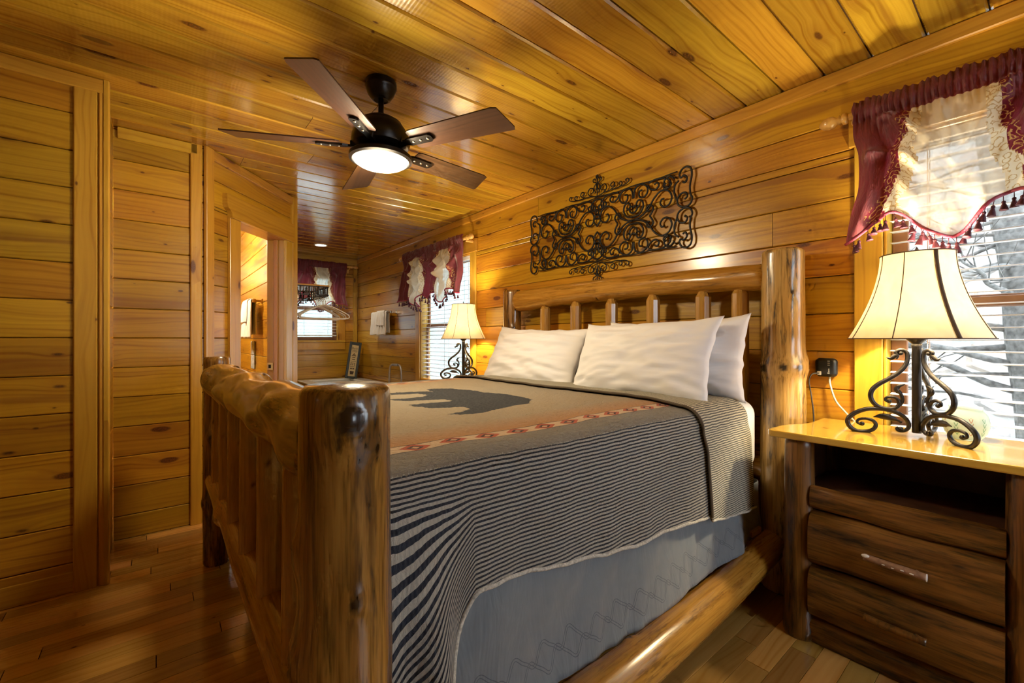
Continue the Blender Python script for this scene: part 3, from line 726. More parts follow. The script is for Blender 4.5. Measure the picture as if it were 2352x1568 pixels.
# posts
log('post', (BX0, BY0, 0), (BX0, BY0, 1.112), 0.078, 0.073, M_LOGD, bed, 2.0, [(0.957, radians(256), 0.034), (0.912, radians(286), 0.011), (0.70, radians(262), 0.013), (0.755, radians(165), 0.020), (0.60, radians(168), 0.03)], segs=64, step=0.007, rough=0.03)
log('post', (BX0, BY1, 0), (BX0, BY1, 1.095), 0.066, 0.062, M_LOGD, bed, 5.0, [(0.62, radians(245), 0.017), (0.30, radians(200), 0.02)], segs=40)
log('post', (BX1, BY0+0.045, 0), (BX1, BY0+0.045, 1.615), 0.10, 0.088, M_LOGP, bed, 8.0, [(0.655, radians(200), 0.024), (0.655, radians(238), 0.022), (0.65, radians(150), 0.03), (0.66, radians(290), 0.03), (0.86, radians(225), 0.010)], segs=56, step=0.009)
log('post', (BX1, BY1+0.06, 0), (BX1, BY1+0.06, 1.60), 0.086, 0.076, M_LOGD, bed, 11.0, [(0.80, radians(240), 0.016)], segs=40)
# headboard
log('headboard_rail', (BX1, BY0+0.09, 1.495), (BX1, BY1-0.0, 1.50), 0.066, 0.082, M_LOGA, bed, 3.3, [(0.22, radians(90), 0.02), (0.55, radians(175), 0.018), (0.70, radians(100), 0.02), (0.80, radians(165), 0.014), (0.4, radians(60), 0.03)], ends=('round', 'round'), bend=0.035, bdir=0, rough=0.05, lump=0.06)
log('headboard_rail', (BX1, BY0+0.06, 0.55), (BX1, BY1, 0.55), 0.06, 0.06, M_LOGA, bed, 4.4)
for k, py in enumerate((1615, 1500, 1405, 1323, 1253, 1700)):
    r_ = (py-1176)/1000.; yy = BX1/(0.775*r_+0.632)*(-0.632*r_+0.775)
    log('headboard_slat', (BX1, yy, 0.56), (BX1, yy, 1.455+0.004*(k % 2)), 0.042, 0.041, M_SLATW, bed, 20+k, ends=('flat', 'cone'), segs=10, step=0.0175, rough=0.012, sharp=22)
# footboard
log('footboard_top_rail', (BX0, BY0+0.05, 1.005), (BX0, BY1-0.03, 0.985), 0.075, 0.068, M_LOGD, bed, 6.1, [(0.30, radians(120), 0.05), (0.52, radians(40), 0.05), (0.60, radians(150), 0.045), (0.78, radians(110), 0.06), (0.88, radians(20), 0.05), (0.15, radians(100), 0.045), (0.42, radians(95), 0.05), (0.8, radians(250), 0.05)], lump=0.24, rough=0.08, segs=48)
log('footboard_lower_rail', (BX0, BY0+0.04, 0.46), (BX0, BY1-0.03, 0.45), 0.066, 0.056, M_LOGA, bed, 7.2, [(0.2, radians(100), 0.012), (0.72, radians(190), 0.03), (0.45, radians(80), 0.012)], rough=0.05)
for k in range(6):
    yy = BY0 + 0.27 + k*(BY1-BY0-0.50)/5
    log('footboard_slat', (BX0, yy, 0.45), (BX0, yy, 0.985), 0.044+0.004*hsh(k, 3), 0.043, M_SLATW, bed, 30+k, [(0.5+0.3*hsh(k), radians(200+60*hsh(k, 7)), 0.009)], ends=('cone', 'cone'), segs=24, step=0.015, rough=0.025)
# side rails
log('side_rail', (BX0+0.03, BY0+0.04, 0.215), (BX1-0.02, BY0+0.07, 0.225), 0.072, 0.064, M_LOGA, bed, 9.4, [(0.42, radians(20), 0.013), (0.60, radians(340), 0.009), (0.83, radians(50), 0.011)], rough=0.03, bend=0.03, bdir=pi)
log('side_rail', (BX0+0.03, BY1-0.03, 0.22), (BX1-0.02, BY1, 0.22), 0.066, 0.064, M_LOGA, bed, 9.9)

# ---- mattress and box spring
M_SHEET = plain('white_cotton_sheet', (0.84, 0.84, 0.86), 0.85, bumpn=0.15, bscale=14, sheen=0.3)
def softbox(name, a, b, r, mat, seed=0, amp=0.006, n=6, seg=0.06, parent=None):
    """rounded soft block"""
    a, b = Vector(a), Vector(b); c = (a+b)/2; h = (b-a)/2; v = []; f = []; idx = {}
    cnt = [max(4, int((b[i]-a[i])/seg)) for i in range(3)]
    def vert(p):
        key = tuple(round(q, 5) for q in p)
        if key in idx: return idx[key]
        q = Vector([max(-h[i]+r, min(h[i]-r, p[i])) for i in range(3)]); d = Vector(p)-q
        s = q + (d.normalized()*r if d.length > 1e-6 else d)
        nrm = d.normalized() if d.length > 1e-6 else Vector((0, 0, 1))
        s = s + nrm*amp*vnoise(s.x*5+seed, s.y*5, s.z*6)
        idx[key] = len(v); v.append(s + c); return idx[key]
    for ax in range(3):
        o1, o2 = (ax+1) % 3, (ax+2) % 3
        def coords(i):
            L = [-h[i] + 2*h[i]*k/cnt[i] for k in range(cnt[i]+1)]
            L += [-h[i]+r*k/n for k in range(1, n+1)] + [h[i]-r*k/n for k in range(1, n+1)]
            return sorted(set(round(q, 5) for q in L))
        c1, c2 = coords(o1), coords(o2)
        for s in (-1, 1):
            for i in range(len(c1)-1):
                for j in range(len(c2)-1):
                    q = []
                    for di, dj in ((0,0),(1,0),(1,1),(0,1)):
                        p = [0,0,0]; p[ax] = s*h[ax]; p[o1] = c1[i+di]; p[o2] = c2[j+dj]; q.append(vert(p))
                    if len(set(q)) > 2: f.append(tuple(q if s > 0 else q[::-1]))
    return mk(name, v, f, mat, parent, True)
MY0, MY1 = BY0+0.125, BY1-0.06
box = softbox('box_spring', (0.36, MY0+0.01, 0.30), (2.26, MY1-0.01, 0.56), 0.04, M_SHEET, 3, 0.012)
setp(box, 'white covered box spring under the mattress, showing by the headboard post', 'box spring')
mat_ = softbox('mattress', (0.37, MY0, 0.56), (2.27, MY1, 0.896), 0.07, M_SHEET, 5, 0.002)
setp(mat_, 'thick mattress in a white fitted sheet on the log bed', 'mattress')
# platform that carries it (slats between the side rails)
for k in range(5):
    board(bed, 'bed_slat', (0.45+k*0.42-bed.location.x, BY0+0.10-bed.location.y, 0.27), (0.55+k*0.42-bed.location.x, BY1-0.05-bed.location.y, 0.297), M_TRIM)

# ---- bed skirt: hangs outside the box spring on the near side and at the far side
def skirtmat():
    m, nt, bs = newmat('slate_bed_skirt'); t = NT(nt); tc = t.n('ShaderNodeTexCoord'); u, v, _ = t.sep(tc.outputs['UV'])
    nz = t.noise(tc.outputs['UV'], 30, 3.0)
    base = t.mix(nz, (0.155, 0.175, 0.195), (0.19, 0.21, 0.23))
    # two interlaced stitched wave bands near the hem
    def wave(ph, v0):
        s = t.math('SINE', t.math('MULTIPLY_ADD', u, 2*pi/0.105, ph)); s2 = t.math('SINE', t.math('MULTIPLY_ADD', u, 4*pi/0.105, 2*ph))
        c = t.math('ADD', t.math('MULTIPLY', s, 0.021), t.math('MULTIPLY_ADD', s2, 0.005, v0))
        sl = t.math('ADD', t.math('MULTIPLY', t.math('COSINE', t.math('MULTIPLY_ADD', u, 2*pi/0.105, ph)), 1.26), t.math('MULTIPLY', t.math('COSINE', t.math('MULTIPLY_ADD', u, 4*pi/0.105, 2*ph)), 0.6))
        nn = t.math('SQRT', t.math('MULTIPLY_ADD', sl, sl, 1.0))
        d = t.math('ABSOLUTE', t.math('SUBTRACT', t.math('DIVIDE', t.math('ABSOLUTE', t.math('SUBTRACT', v, c)), nn), 0.0036))
        return t.math('LESS_THAN', d, 0.0011)
    k = t.math('MAXIMUM', wave(0.0, 0.095), wave(pi, 0.062))
    t.l(t.mix(t.math('MULTIPLY', k, 0.6), base, (0.03, 0.04, 0.075)), bs.inputs['Base Color']); bs.inputs['Roughness'].default_value = 0.8; bs.inputs['Sheen Weight'].default_value = 0.3
    cr = t.noise(t.comb(t.math('MULTIPLY', u, 9.0), t.math('MULTIPLY', v, 2.5), 0.0), 1.0, 4.0, 0.6, 0.8)
    fine = t.math('ADD', cr, t.math('MULTIPLY', k, 0.1))
    t.l(t.bump(fine, 0.55, 0.02), bs.inputs['Normal'])
    return m
M_SKIRT = skirtmat()
def skirt():
    vs, fs, uv = [], [], []
    x0, x1, y0 = 0.37, 2.265, MY0-0.012
    path = [(x0, y0+0.02)] + [(x0+0.02+(x1-x0-0.06)*k/240, y0) for k in range(241)] + [(x1-0.012, y0+0.015), (x1, y0+0.05), (x1+0.005, y0+0.16), (x1+0.005, y0+0.5)]
    s = 0; S = [0]
    for a, b in zip(path, path[1:]): s += hypot(b[0]-a[0], b[1]-a[1]); S.append(s)
    nz = 26
    for i, (x, y) in enumerate(path):
        zt = 0.70 - 0.19*sstep(1.95, 2.10, x); zb = 0.262 + 0.012*sin(S[i]*5+1) + 0.004*vnoise(S[i]*20)
        for j in range(nz+1):
            q = j/nz; z = zt + (zb-zt)*q
            out = 0.001 + 0.042*q*q + q*(0.015*vnoise(S[i]*6.5, q*1.5) + 0.006*vnoise(S[i]*19+q*2, q*3)) + 0.013*vnoise(S[i]*11 + q*4, q*2.0, 5)*sin(pi*q)
            corner = sstep(S[-1]-0.8, S[-1]-0.66, S[i])
            vs.append((x+out*corner, y-out*(1-corner), z)); uv.append((S[i], z-zb))
    for i in range(len(path)-1):
        for j in range(nz): fs.append((i*(nz+1)+j, i*(nz+1)+j+1, (i+1)*(nz+1)+j+1, (i+1)*(nz+1)+j))
    o = mk('bed_skirt', vs, fs, M_SKIRT, None, True); me = o.data; ul = me.uv_layers.new(name='UVMap'); d = []
    for p in me.polygons:
        for q in p.vertices: d += list(uv[q])
    ul.data.foreach_set('uv', d)
    sm = o.modifiers.new('thick', 'SOLIDIFY'); sm.thickness = 0.002
    return setp(o, 'slate blue-grey bed skirt with stitched wavy vines near its hem', 'bed skirt')
skirt()

# ---- quilt
def quiltmat():
    m, nt, bs = newmat('woven_quilt'); t = NT(nt); tc = t.n('ShaderNodeTexCoord'); uvw = tc.outputs['UV']; u, v, _ = t.sep(uvw)
    # u along the bed from the foot, v across from the middle of the bed (0) to the hem
    av = t.math('ABSOLUTE', v)
    jag = t.math('MULTIPLY', t.math('SUBTRACT', t.noise(t.comb(t.math('MULTIPLY', u, 180.0), t.math('MULTIPLY', v, 90.0), 0.0), 1.0, 2.0), 0.5), 0.022)
    fine = t.noise(t.comb(t.math('MULTIPLY', u, 60.0), t.math('MULTIPLY', v, 420.0), 0.0), 1.0, 3.0, 0.7)
    A = t.math('ADD', av, jag)
    def band(lo, hi, e=0.002):
        return t.math('MULTIPLY', t.math('GREATER_THAN', A, lo), t.math('LESS_THAN', A, hi))
    tan = (0.345, 0.265, 0.165); grey = (0.215, 0.19, 0.155); orange = (0.43, 0.21, 0.075)
    col = t.mix(t.ramp(A, [(0.0, 0.0), (0.55, 1.0)]), (0.31, 0.265, 0.195), tan)
    og = t.math('MULTIPLY', t.math('SUBTRACT', A, 0.615), 8.0, clamp=True)
    col = t.mix(t.math('MULTIPLY', og, t.math('LESS_THAN', A, 0.80)), col, orange)
    # patterned strip
    strip = t.math('MULTIPLY', t.math('GREATER_THAN', av, 0.752), t.math('LESS_THAN', av, 0.808))
    pu = t.math('SUBTRACT', t.math('FRACT', t.math('DIVIDE', u, 0.115)), 0.5); pv = t.math('DIVIDE', t.math('SUBTRACT', av, 0.780), 0.028)
    dia = t.math('ADD', t.math('MULTIPLY', t.math('ABSOLUTE', pu), 2.1), t.math('MULTIPLY', t.math('ABSOLUTE', pv), 0.75))
    stepd = t.math('SNAP', t.math('ADD', dia, t.math('MULTIPLY', jag, 4.0)), 0.12)
    sc = t.mix(t.math('LESS_THAN', stepd, 0.72), (0.62, 0.44, 0.27), (0.46, 0.085, 0.035))
    sc = t.mix(t.math('MULTIPLY', t.math('LESS_THAN', stepd, 0.42), t.math('GREATER_THAN', stepd, 0.22)), sc, (0.07, 0.03, 0.03))
    sc = t.mix(t.math('LESS_THAN', stepd, 0.20), sc, (0.60, 0.35, 0.20))
    edge = t.math('GREATER_THAN', t.math('ABSOLUTE', t.math('SUBTRACT', av, 0.780)), 0.0245)
    sc = t.mix(edge, sc, (0.045, 0.035, 0.035))
    col = t.mix(strip, col, sc)
    col = t.mix(t.math('GREATER_THAN', av, 0.808), col, grey)
    col = t.mix(t.math('MULTIPLY', t.math('SUBTRACT', fine, 0.48), 0.9, clamp=True), col, (0.62, 0.54, 0.40))
    col = t.mix(t.math('MULTIPLY', t.math('SUBTRACT', 0.5, fine), 0.7, clamp=True), col, (0.10, 0.085, 0.07))
    # striped homespun border
    wob = t.math('MULTIPLY', t.math('SUBTRACT', t.noise(t.comb(t.math('MULTIPLY', u, 16.0), t.math('MULTIPLY', v, 16.0), 0.0), 1.0, 3.0), 0.5), 0.0075)
    ph = t.math('FRACT', t.math('DIVIDE', t.math('ADD', av, wob), 0.0105))
    st = t.math('GREATER_THAN', ph, 0.46)
    chk = t.math('GREATER_THAN', t.math('FRACT', t.math('DIVIDE', t.math('ADD', u, wob), 0.0105)), 0.5)
    sw = t.mix(t.math('MULTIPLY', chk, 0.30), (0.44, 0.41, 0.345), (0.26, 0.255, 0.24))
    sd = t.mix(t.math('MULTIPLY', chk, 0.6), (0.020, 0.025, 0.040), (0.050, 0.055, 0.068))
    stripes = t.mix(st, sd, sw)
    col = t.mix(t.math('GREATER_THAN', A, 0.912), col, stripes)
    t.l(col, bs.inputs['Base Color']); bs.inputs['Roughness'].default_value = 0.9; bs.inputs['Specular IOR Level'].default_value = 0.15; bs.inputs['Sheen Weight'].default_value = 0.15
    quil = t.noise(t.comb(t.math('MULTIPLY', u, 38.0), t.math('MULTIPLY', v, 55.0), 0.0), 1.0, 3.0, 0.6, 1.0)
    t.l(t.bump(t.math('ADD', quil, t.math('MULTIPLY', fine, 0.4)), 0.9, 0.010), bs.inputs['Normal'])
    # fold-back shows the striped reverse
    m2, nt2, bs2 = newmat('quilt_reverse_check'); t = NT(nt2); tc = t.n('ShaderNodeTexCoord'); u, v, _ = t.sep(tc.outputs['UV'])
    wob = t.math('MULTIPLY', t.math('SUBTRACT', t.noise(t.comb(t.math('MULTIPLY', u, 30.0), t.math('MULTIPLY', v, 30.0), 0.0), 1.0, 3.0), 0.5), 0.007)
    a = t.math('GREATER_THAN', t.math('FRACT', t.math('DIVIDE', t.math('ADD', v, wob), 0.0088)), 0.5); b = t.math('GREATER_THAN', t.math('FRACT', t.math('DIVIDE', t.math('ADD', u, wob), 0.0105)), 0.5)
    c = t.mix(a, t.mix(t.math('MULTIPLY', b, 0.4), (0.055, 0.06, 0.07), (0.30, 0.28, 0.22)), t.mix(t.math('MULTIPLY', b, 0.35), (0.58, 0.53, 0.40), (0.30, 0.28, 0.23)))
    t.l(c, bs2.inputs['Base Color']); bs2.inputs['Roughness'].default_value = 0.9; bs2.inputs['Specular IOR Level'].default_value = 0.15
    q = t.noise(t.comb(t.math('MULTIPLY', u, 60.0), t.math('MULTIPLY', v, 60.0), 0.0), 1.0, 3.0, 0.6, 1.0); t.l(t.bump(q, 0.6, 0.006), bs2.inputs['Normal'])
    # bear
    m3, nt3, bs3 = newmat('charcoal_wool_bear'); t = NT(nt3); tc = t.n('ShaderNodeTexCoord'); u, v, _ = t.sep(tc.outputs['UV'])
    fine = t.noise(t.comb(t.math('MULTIPLY', u, 60.0), t.math('MULTIPLY', v, 420.0), 0.0), 1.0, 3.0, 0.7)
    t.l(t.mix(t.ramp(fine, [(0.45, 0.0), (0.8, 1.0)]), (0.028, 0.030, 0.036), (0.16, 0.16, 0.16)), bs3.inputs['Base Color']); bs3.inputs['Roughness'].default_value = 0.95; bs3.inputs['Specular IOR Level'].default_value = 0.1
    t.l(t.bump(fine, 0.5, 0.004), bs3.inputs['Normal'])
    return [m, m2, m3]
M_QUILT = quiltmat()
M_BIND = plain('quilt_binding', (0.50, 0.47, 0.40), 0.9, var=0.35, bscale=150)
# quilt surface: top from the middle line outwards, round over the mattress edge, then down
YC = (MY0+MY1)/2; HALF = (MY1-MY0)/2; QR = 0.075; ZT = 0.913
VEDGE = HALF - QR + 0.006                        # flat half-width
ARC = QR*pi/2
def bedsurf(u, v, lift=0.0, drape=True):
    """v signed distance across from the centre line (negative = near side, towards the camera's right)"""
    s = -1 if v < 0 else 1; a = abs(v)
    lump = 0.006*vnoise(u*3.1, v*3.0, 2) + 0.0025*vnoise(u*11, v*14, 4)
    sag = -0.012*sstep(0.6, 0.9, a)
    if a <= VEDGE:
        return Vector((u, YC + s*a, ZT + lift + lump + sag))
    q = a - VEDGE
    if q < ARC:
        th = q/QR; r = QR+lift
        return Vector((u, YC + s*(VEDGE + r*sin(th)), ZT + sag - QR + r*cos(th) + lump*(1-q/ARC)))
    d = q-ARC                                     # distance down the side
    dn_ = min(1.0, d/0.35)
    out = lift + 0.014*sstep(0, 0.09, d) + 0.014*dn_*vnoise(u*4.3, d*1.2, 8) + 0.008*dn_*vnoise(u*15, d*4, 9) + 0.018*dn_
    skew = 0.0
    if drape and s < 0:
        k = sstep(0.60, 0.40, u); skew = max(0.0, 0.58-u)*0.9*sstep(0, 0.10, d)
        out += (0.085*exp(-((u-0.445)/0.055)**2) - 0.004*exp(-((u-0.545)/0.035)**2) + 0.05*exp(-((u-0.36)/0.03)**2))*sstep(0.01, 0.22, d)
        skew += 0.13*k*sstep(0.0, 0.32, d)
    return Vector((u, YC + s*(VEDGE + QR + out), ZT + sag - QR - d - skew))
def sidehem(u):                                   # total |v| of the hem, near side
    t = sstep(0.4, 2.1, u)
    return VEDGE + ARC + 0.235 + 0.125*t + 0.010*sin(u*7) + 0.004*vnoise(u*25)
BEAR = [(0.90,2.075),(1.085,2.03),(1.09,1.96),(1.12,2.10),(1.16,2.115),(1.262,2.075),(1.30,1.95),(1.285,1.80),(1.32,1.66),(1.315,1.55),(1.275,1.43),(1.21,1.365),(1.13,1.375),(1.055,1.355),
        (0.99,1.345),(0.955,1.32),(0.90,1.315),(0.86,1.335),(0.82,1.375),(0.86,1.385),(0.895,1.40),(0.955,1.42),(0.96,1.49),(0.905,1.505),(0.845,1.535),(0.81,1.60),(0.80,1.665),(0.86,1.655),(0.985,1.635),(1.01,1.66),(1.005,1.715),(0.94,1.755),(0.86,1.78),(0.82,1.83),(0.81,1.885),(0.88,1.875),(0.995,1.865),(1.02,1.91),(1.0,1.965),(0.94,1.99),(0.88,2.02)]
def inpoly(x, y, P):
    c = False; j = len(P)-1
    for i in range(len(P)):
        if (P[i][1] > y) != (P[j][1] > y) and x < (P[j][0]-P[i][0])*(y-P[i][1])/(P[j][1]-P[i][1])+P[i][0]: c = not c
        j = i
    return c
def cloth_sheet(name, us, vlist_fn, nv, lift, mat, matfn=None, parent=None, drape=True, uvoff=0.0):
    vs, fs, uv, mi = [], [], [], []; nu = len(us)
    for u in us:
        v0, v1 = vlist_fn(u)
        for j in range(nv+1):
            v = v0 + (v1-v0)*j/nv; vs.append(bedsurf(u, v, lift if not callable(lift) else lift(u), drape)); uv.append((u, v))
    for i in range(nu-1):
        for j in range(nv):
            a, b = i*(nv+1)+j, (i+1)*(nv+1)+j; fs.append((a, b, b+1, a+1))
            mi.append(matfn((uv[a][0]+uv[b][0])/2, (uv[a][1]+uv[a+1][1])/2) if matfn else 0)
    me = bpy.data.meshes.new(name); me.from_pydata([tuple(p) for p in vs], [], fs); me.update()
    ul = me.uv_layers.new(name='UVMap'); d = []
    for p in me.polygons:
        for q in p.vertices: d += list(uv[q])
    ul.data.foreach_set('uv', d)
    o = mko(name, me, mat, parent, True)
    me.polygons.foreach_set('material_index', mi)
    return o
XFOLD, XEND = 1.675, 2.10
quilt = empty('quilt', (1.2, YC, ZT), 0, 'woven quilt with a charcoal bear, red patterned border and dark striped edge', 'quilt')
bpy.context.view_layer.update(); QI = quilt.matrix_world.inverted()
def qpart(o): o.parent = quilt; o.matrix_parent_inverse = QI; return o
us = [0.345 + (XEND-0.345)*k/230 for k in range(231)]
cw_ = qpart(cloth_sheet('woven_top', us, lambda u: (-sidehem(u), VEDGE+ARC+0.25), 330, 0.004, M_QUILT,
     lambda u, v: 2 if inpoly(u+0.006*vnoise(u*60, v*60), YC+v+0.006*vnoise(v*70, u*50, 3), BEAR) else 0))
sm = cw_.modifiers.new('thick', 'SOLIDIFY'); sm.thickness = 0.008; sm.offset = -1
us2 = [XFOLD + (XEND+0.004-XFOLD)*k/60 for k in range(61)]
fo = qpart(cloth_sheet('folded_back_panel', us2, lambda u: (-sidehem(u)-0.012-0.008*(u-XFOLD)*4, VEDGE+ARC+0.2), 300, lambda u: 0.020 - 0.012*sstep(XEND-0.04, XEND, u), M_QUILT[1]))
sm = fo.modifiers.new('thick', 'SOLIDIFY'); sm.thickness = 0.008; sm.offset = -1
# bindings
bb = B(); bb.tube([bedsurf(u, -sidehem(u), 0.003) for u in us[::2]], 0.006, 6); qpart(bb.build('hem_binding', M_BIND, None, True))
bb = B(); bb.tube([bedsurf(XFOLD, v*0.01, 0.018) for v in range(int(-sidehem(XFOLD)*100), int((VEDGE+ARC+0.2)*100), 1)], 0.006, 6); qpart(bb.build('fold_binding', plain('dark_binding', (0.10, 0.075, 0.05), 0.9), None, True))
bb = B(); bb.tube([bedsurf(u, -sidehem(u)-0.012-0.008*(u-XFOLD)*4, 0.02) for u in us2], 0.005, 6); qpart(bb.build('hem_binding', M_BIND, None, True))

# ---- pillows
M_PILLOW = plain('white_pillowcase', (0.83, 0.82, 0.84), 0.9, bumpn=0.25, bscale=9, sheen=0.3)
def pillow(loc, w, h, th, lean, rz, roll, label, seed, sag=0.0):
    nx, ny = 56, 40; v = []; f = []
    def P(a, b, s):
        pa, pb = max(0.0, 1-abs(a)**3.2), max(0.0, 1-abs(b)**2.6)
        t = th/2*(pa**0.55)*(pb**0.55)
        ex = 1 + 0.05*(abs(b)**3) - 0.02*(1-abs(b)) ; ey = 1 + 0.10*(abs(a)**4) - 0.03*(1-a*a)
        x = a*w/2*ex; y = b*h/2*ey
        edge = min(1.0, (1-abs(a))*4)*min(1.0, (1-abs(b))*4)
        wr = 0.015*vnoise(a*2.2+seed, b*5.5 + a*1.1, seed)*edge + 0.008*vnoise(a*5+seed, b*13 - a*2.5, seed+4)*edge
        cr = 0.009*sin(b*26 + a*4 + 2*vnoise(a*3, b*2, seed))*sstep(0.45, 0.95, abs(a))*edge*(0.5+0.5*vnoise(b*3, seed))
        z = s*(t + wr + cr)
        y -= sag*(1-b)*0.5*t
        return Vector((x + 0.006*vnoise(b*7, seed+1)*(abs(a) > 0.9), y + 0.006*vnoise(a*6, seed+2)*(abs(b) > 0.9), z))
    for s in (1, -1):
        for i in range(nx+1):
            for j in range(ny+1): v.append(P(-1+2*i/nx, -1+2*j/ny, s))
    n = (nx+1)*(ny+1)
    for s in (0, 1):
        for i in range(nx):
            for j in range(ny):
                q = (s*n+i*(ny+1)+j, s*n+(i+1)*(ny+1)+j, s*n+(i+1)*(ny+1)+j+1, s*n+i*(ny+1)+j+1); f.append(q if s == 0 else q[::-1])
    me = bpy.data.meshes.new('pillow'); me.from_pydata([tuple(p) for p in v], [], f)
    import bmesh
    bm = bmesh.new(); bm.from_mesh(me); bmesh.ops.remove_doubles(bm, verts=bm.verts, dist=0.0008); bm.to_mesh(me); bm.free(); me.update()
    o = mko('pillow', me, M_PILLOW, None, True)
    # local x -> -Y (towards the near side), y -> up, z -> towards the foot (-X)
    base = frame((0, 0, 0), (0, -1, 0), (0, 0, 1), (-1, 0, 0))
    o.matrix_world = Matrix.Translation(loc) @ Matrix.Rotation(rz, 4, 'Z') @ Matrix.Rotation(lean, 4, 'Y') @ base @ Matrix.Rotation(roll, 4, 'Z')
    return setp(o, label, 'pillow', 'white bed pillows')
pillow((2.135, 1.285, 1.092), 0.80, 0.385, 0.18, radians(9), radians(-2), radians(1), 'white pillow standing behind the near front pillow against the headboard', 3.0)
pillow((2.135, 2.20, 1.078), 0.80, 0.36, 0.18, radians(9), radians(2), radians(0), 'white pillow mostly hidden behind the far front pillow', 6.0)
pillow((1.945, 1.345, 1.085), 0.78, 0.41, 0.17, radians(25), radians(0), radians(2.0), 'plump white pillow at the front on the near half of the bed', 9.0)
pillow((1.945, 2.17, 1.07), 0.82, 0.40, 0.17, radians(25), radians(3), radians(-2), 'plump white pillow at the front on the far half of the bed', 12.0)
# ================================================================== nightstands, lamps, globe, chargers
M_NTOP = pine('nightstand_top_pine', light=(0.68, 0.40, 0.075), dark=(0.52, 0.265, 0.040), knots=0.5, streaks=0.5, tint=0.02, rough=0.16, coat=0.8)
M_NLOG = logmat('dark_stained_slab', (0.24, 0.105, 0.022), (0.155, 0.060, 0.012), (0.020, 0.009, 0.005), rough=0.35, streak=0.9, coat=0.3)
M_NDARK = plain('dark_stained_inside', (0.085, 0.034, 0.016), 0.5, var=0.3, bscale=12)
M_TWIG = plain('twig_bark', (0.26, 0.14, 0.08), 0.55, var=0.3, bscale=60, bumpn=0.3)
M_PEEL = plain('peeled_white_wood', (0.78, 0.74, 0.70), 0.6)
def halflog_panel(name, x0, x1, z0, z1, depth, mat, parent, seed, y=0.0, n=14):
    """horizontal half-log slab, grain along local Z of the object (laid along x)"""
    L = x1-x0; v = []; f = []; nx = 40
    for i in range(nx+1):
        t = i/nx
        for j in range(n+1):
            q = j/n; zz = z0 + (z1-z0)*q
            b = depth*math.sqrt(max(0.0, 1-(2*q-1)**2))**0.8
            b += 0.004*vnoise(t*4+seed, q*4, seed) + 0.0015*vnoise(t*14, q*9, seed+2)
            zz += 0.005*vnoise(t*3.5+seed*2, 3)*(1 if j in (0, n) else 0.6)
            v.append((t*L, y-0.006-b, zz))
        v.append((t*L, y, z1)); v.append((t*L, y, z0))
    m = n+3
    for i in range(nx):
        for j in range(m): k = (j+1) % m; f.append((i*m+j, (i+1)*m+j, (i+1)*m+k, i*m+k))
    f.append(tuple(range(m))); f.append(tuple(nx*m+j for j in range(m))[::-1])
    # object axes: local Z along the slab (x), so the log material's grain follows it
    Mx = frame((x0, 0, 0), (0, 0, 1), (0, 1, 0), (-1, 0, 0)); Mi = frame((0, 0, 0), (0, 0, 1), (0, 1, 0), (-1, 0, 0)).inverted()
    o = mk(name, [Mi @ Vector(p) for p in v], f, mat); at = o.data.attributes.new('knot', 'FLOAT', 'POINT')
    o.matrix_world = Mx; o.parent = parent
    return autosmooth(o, 40)
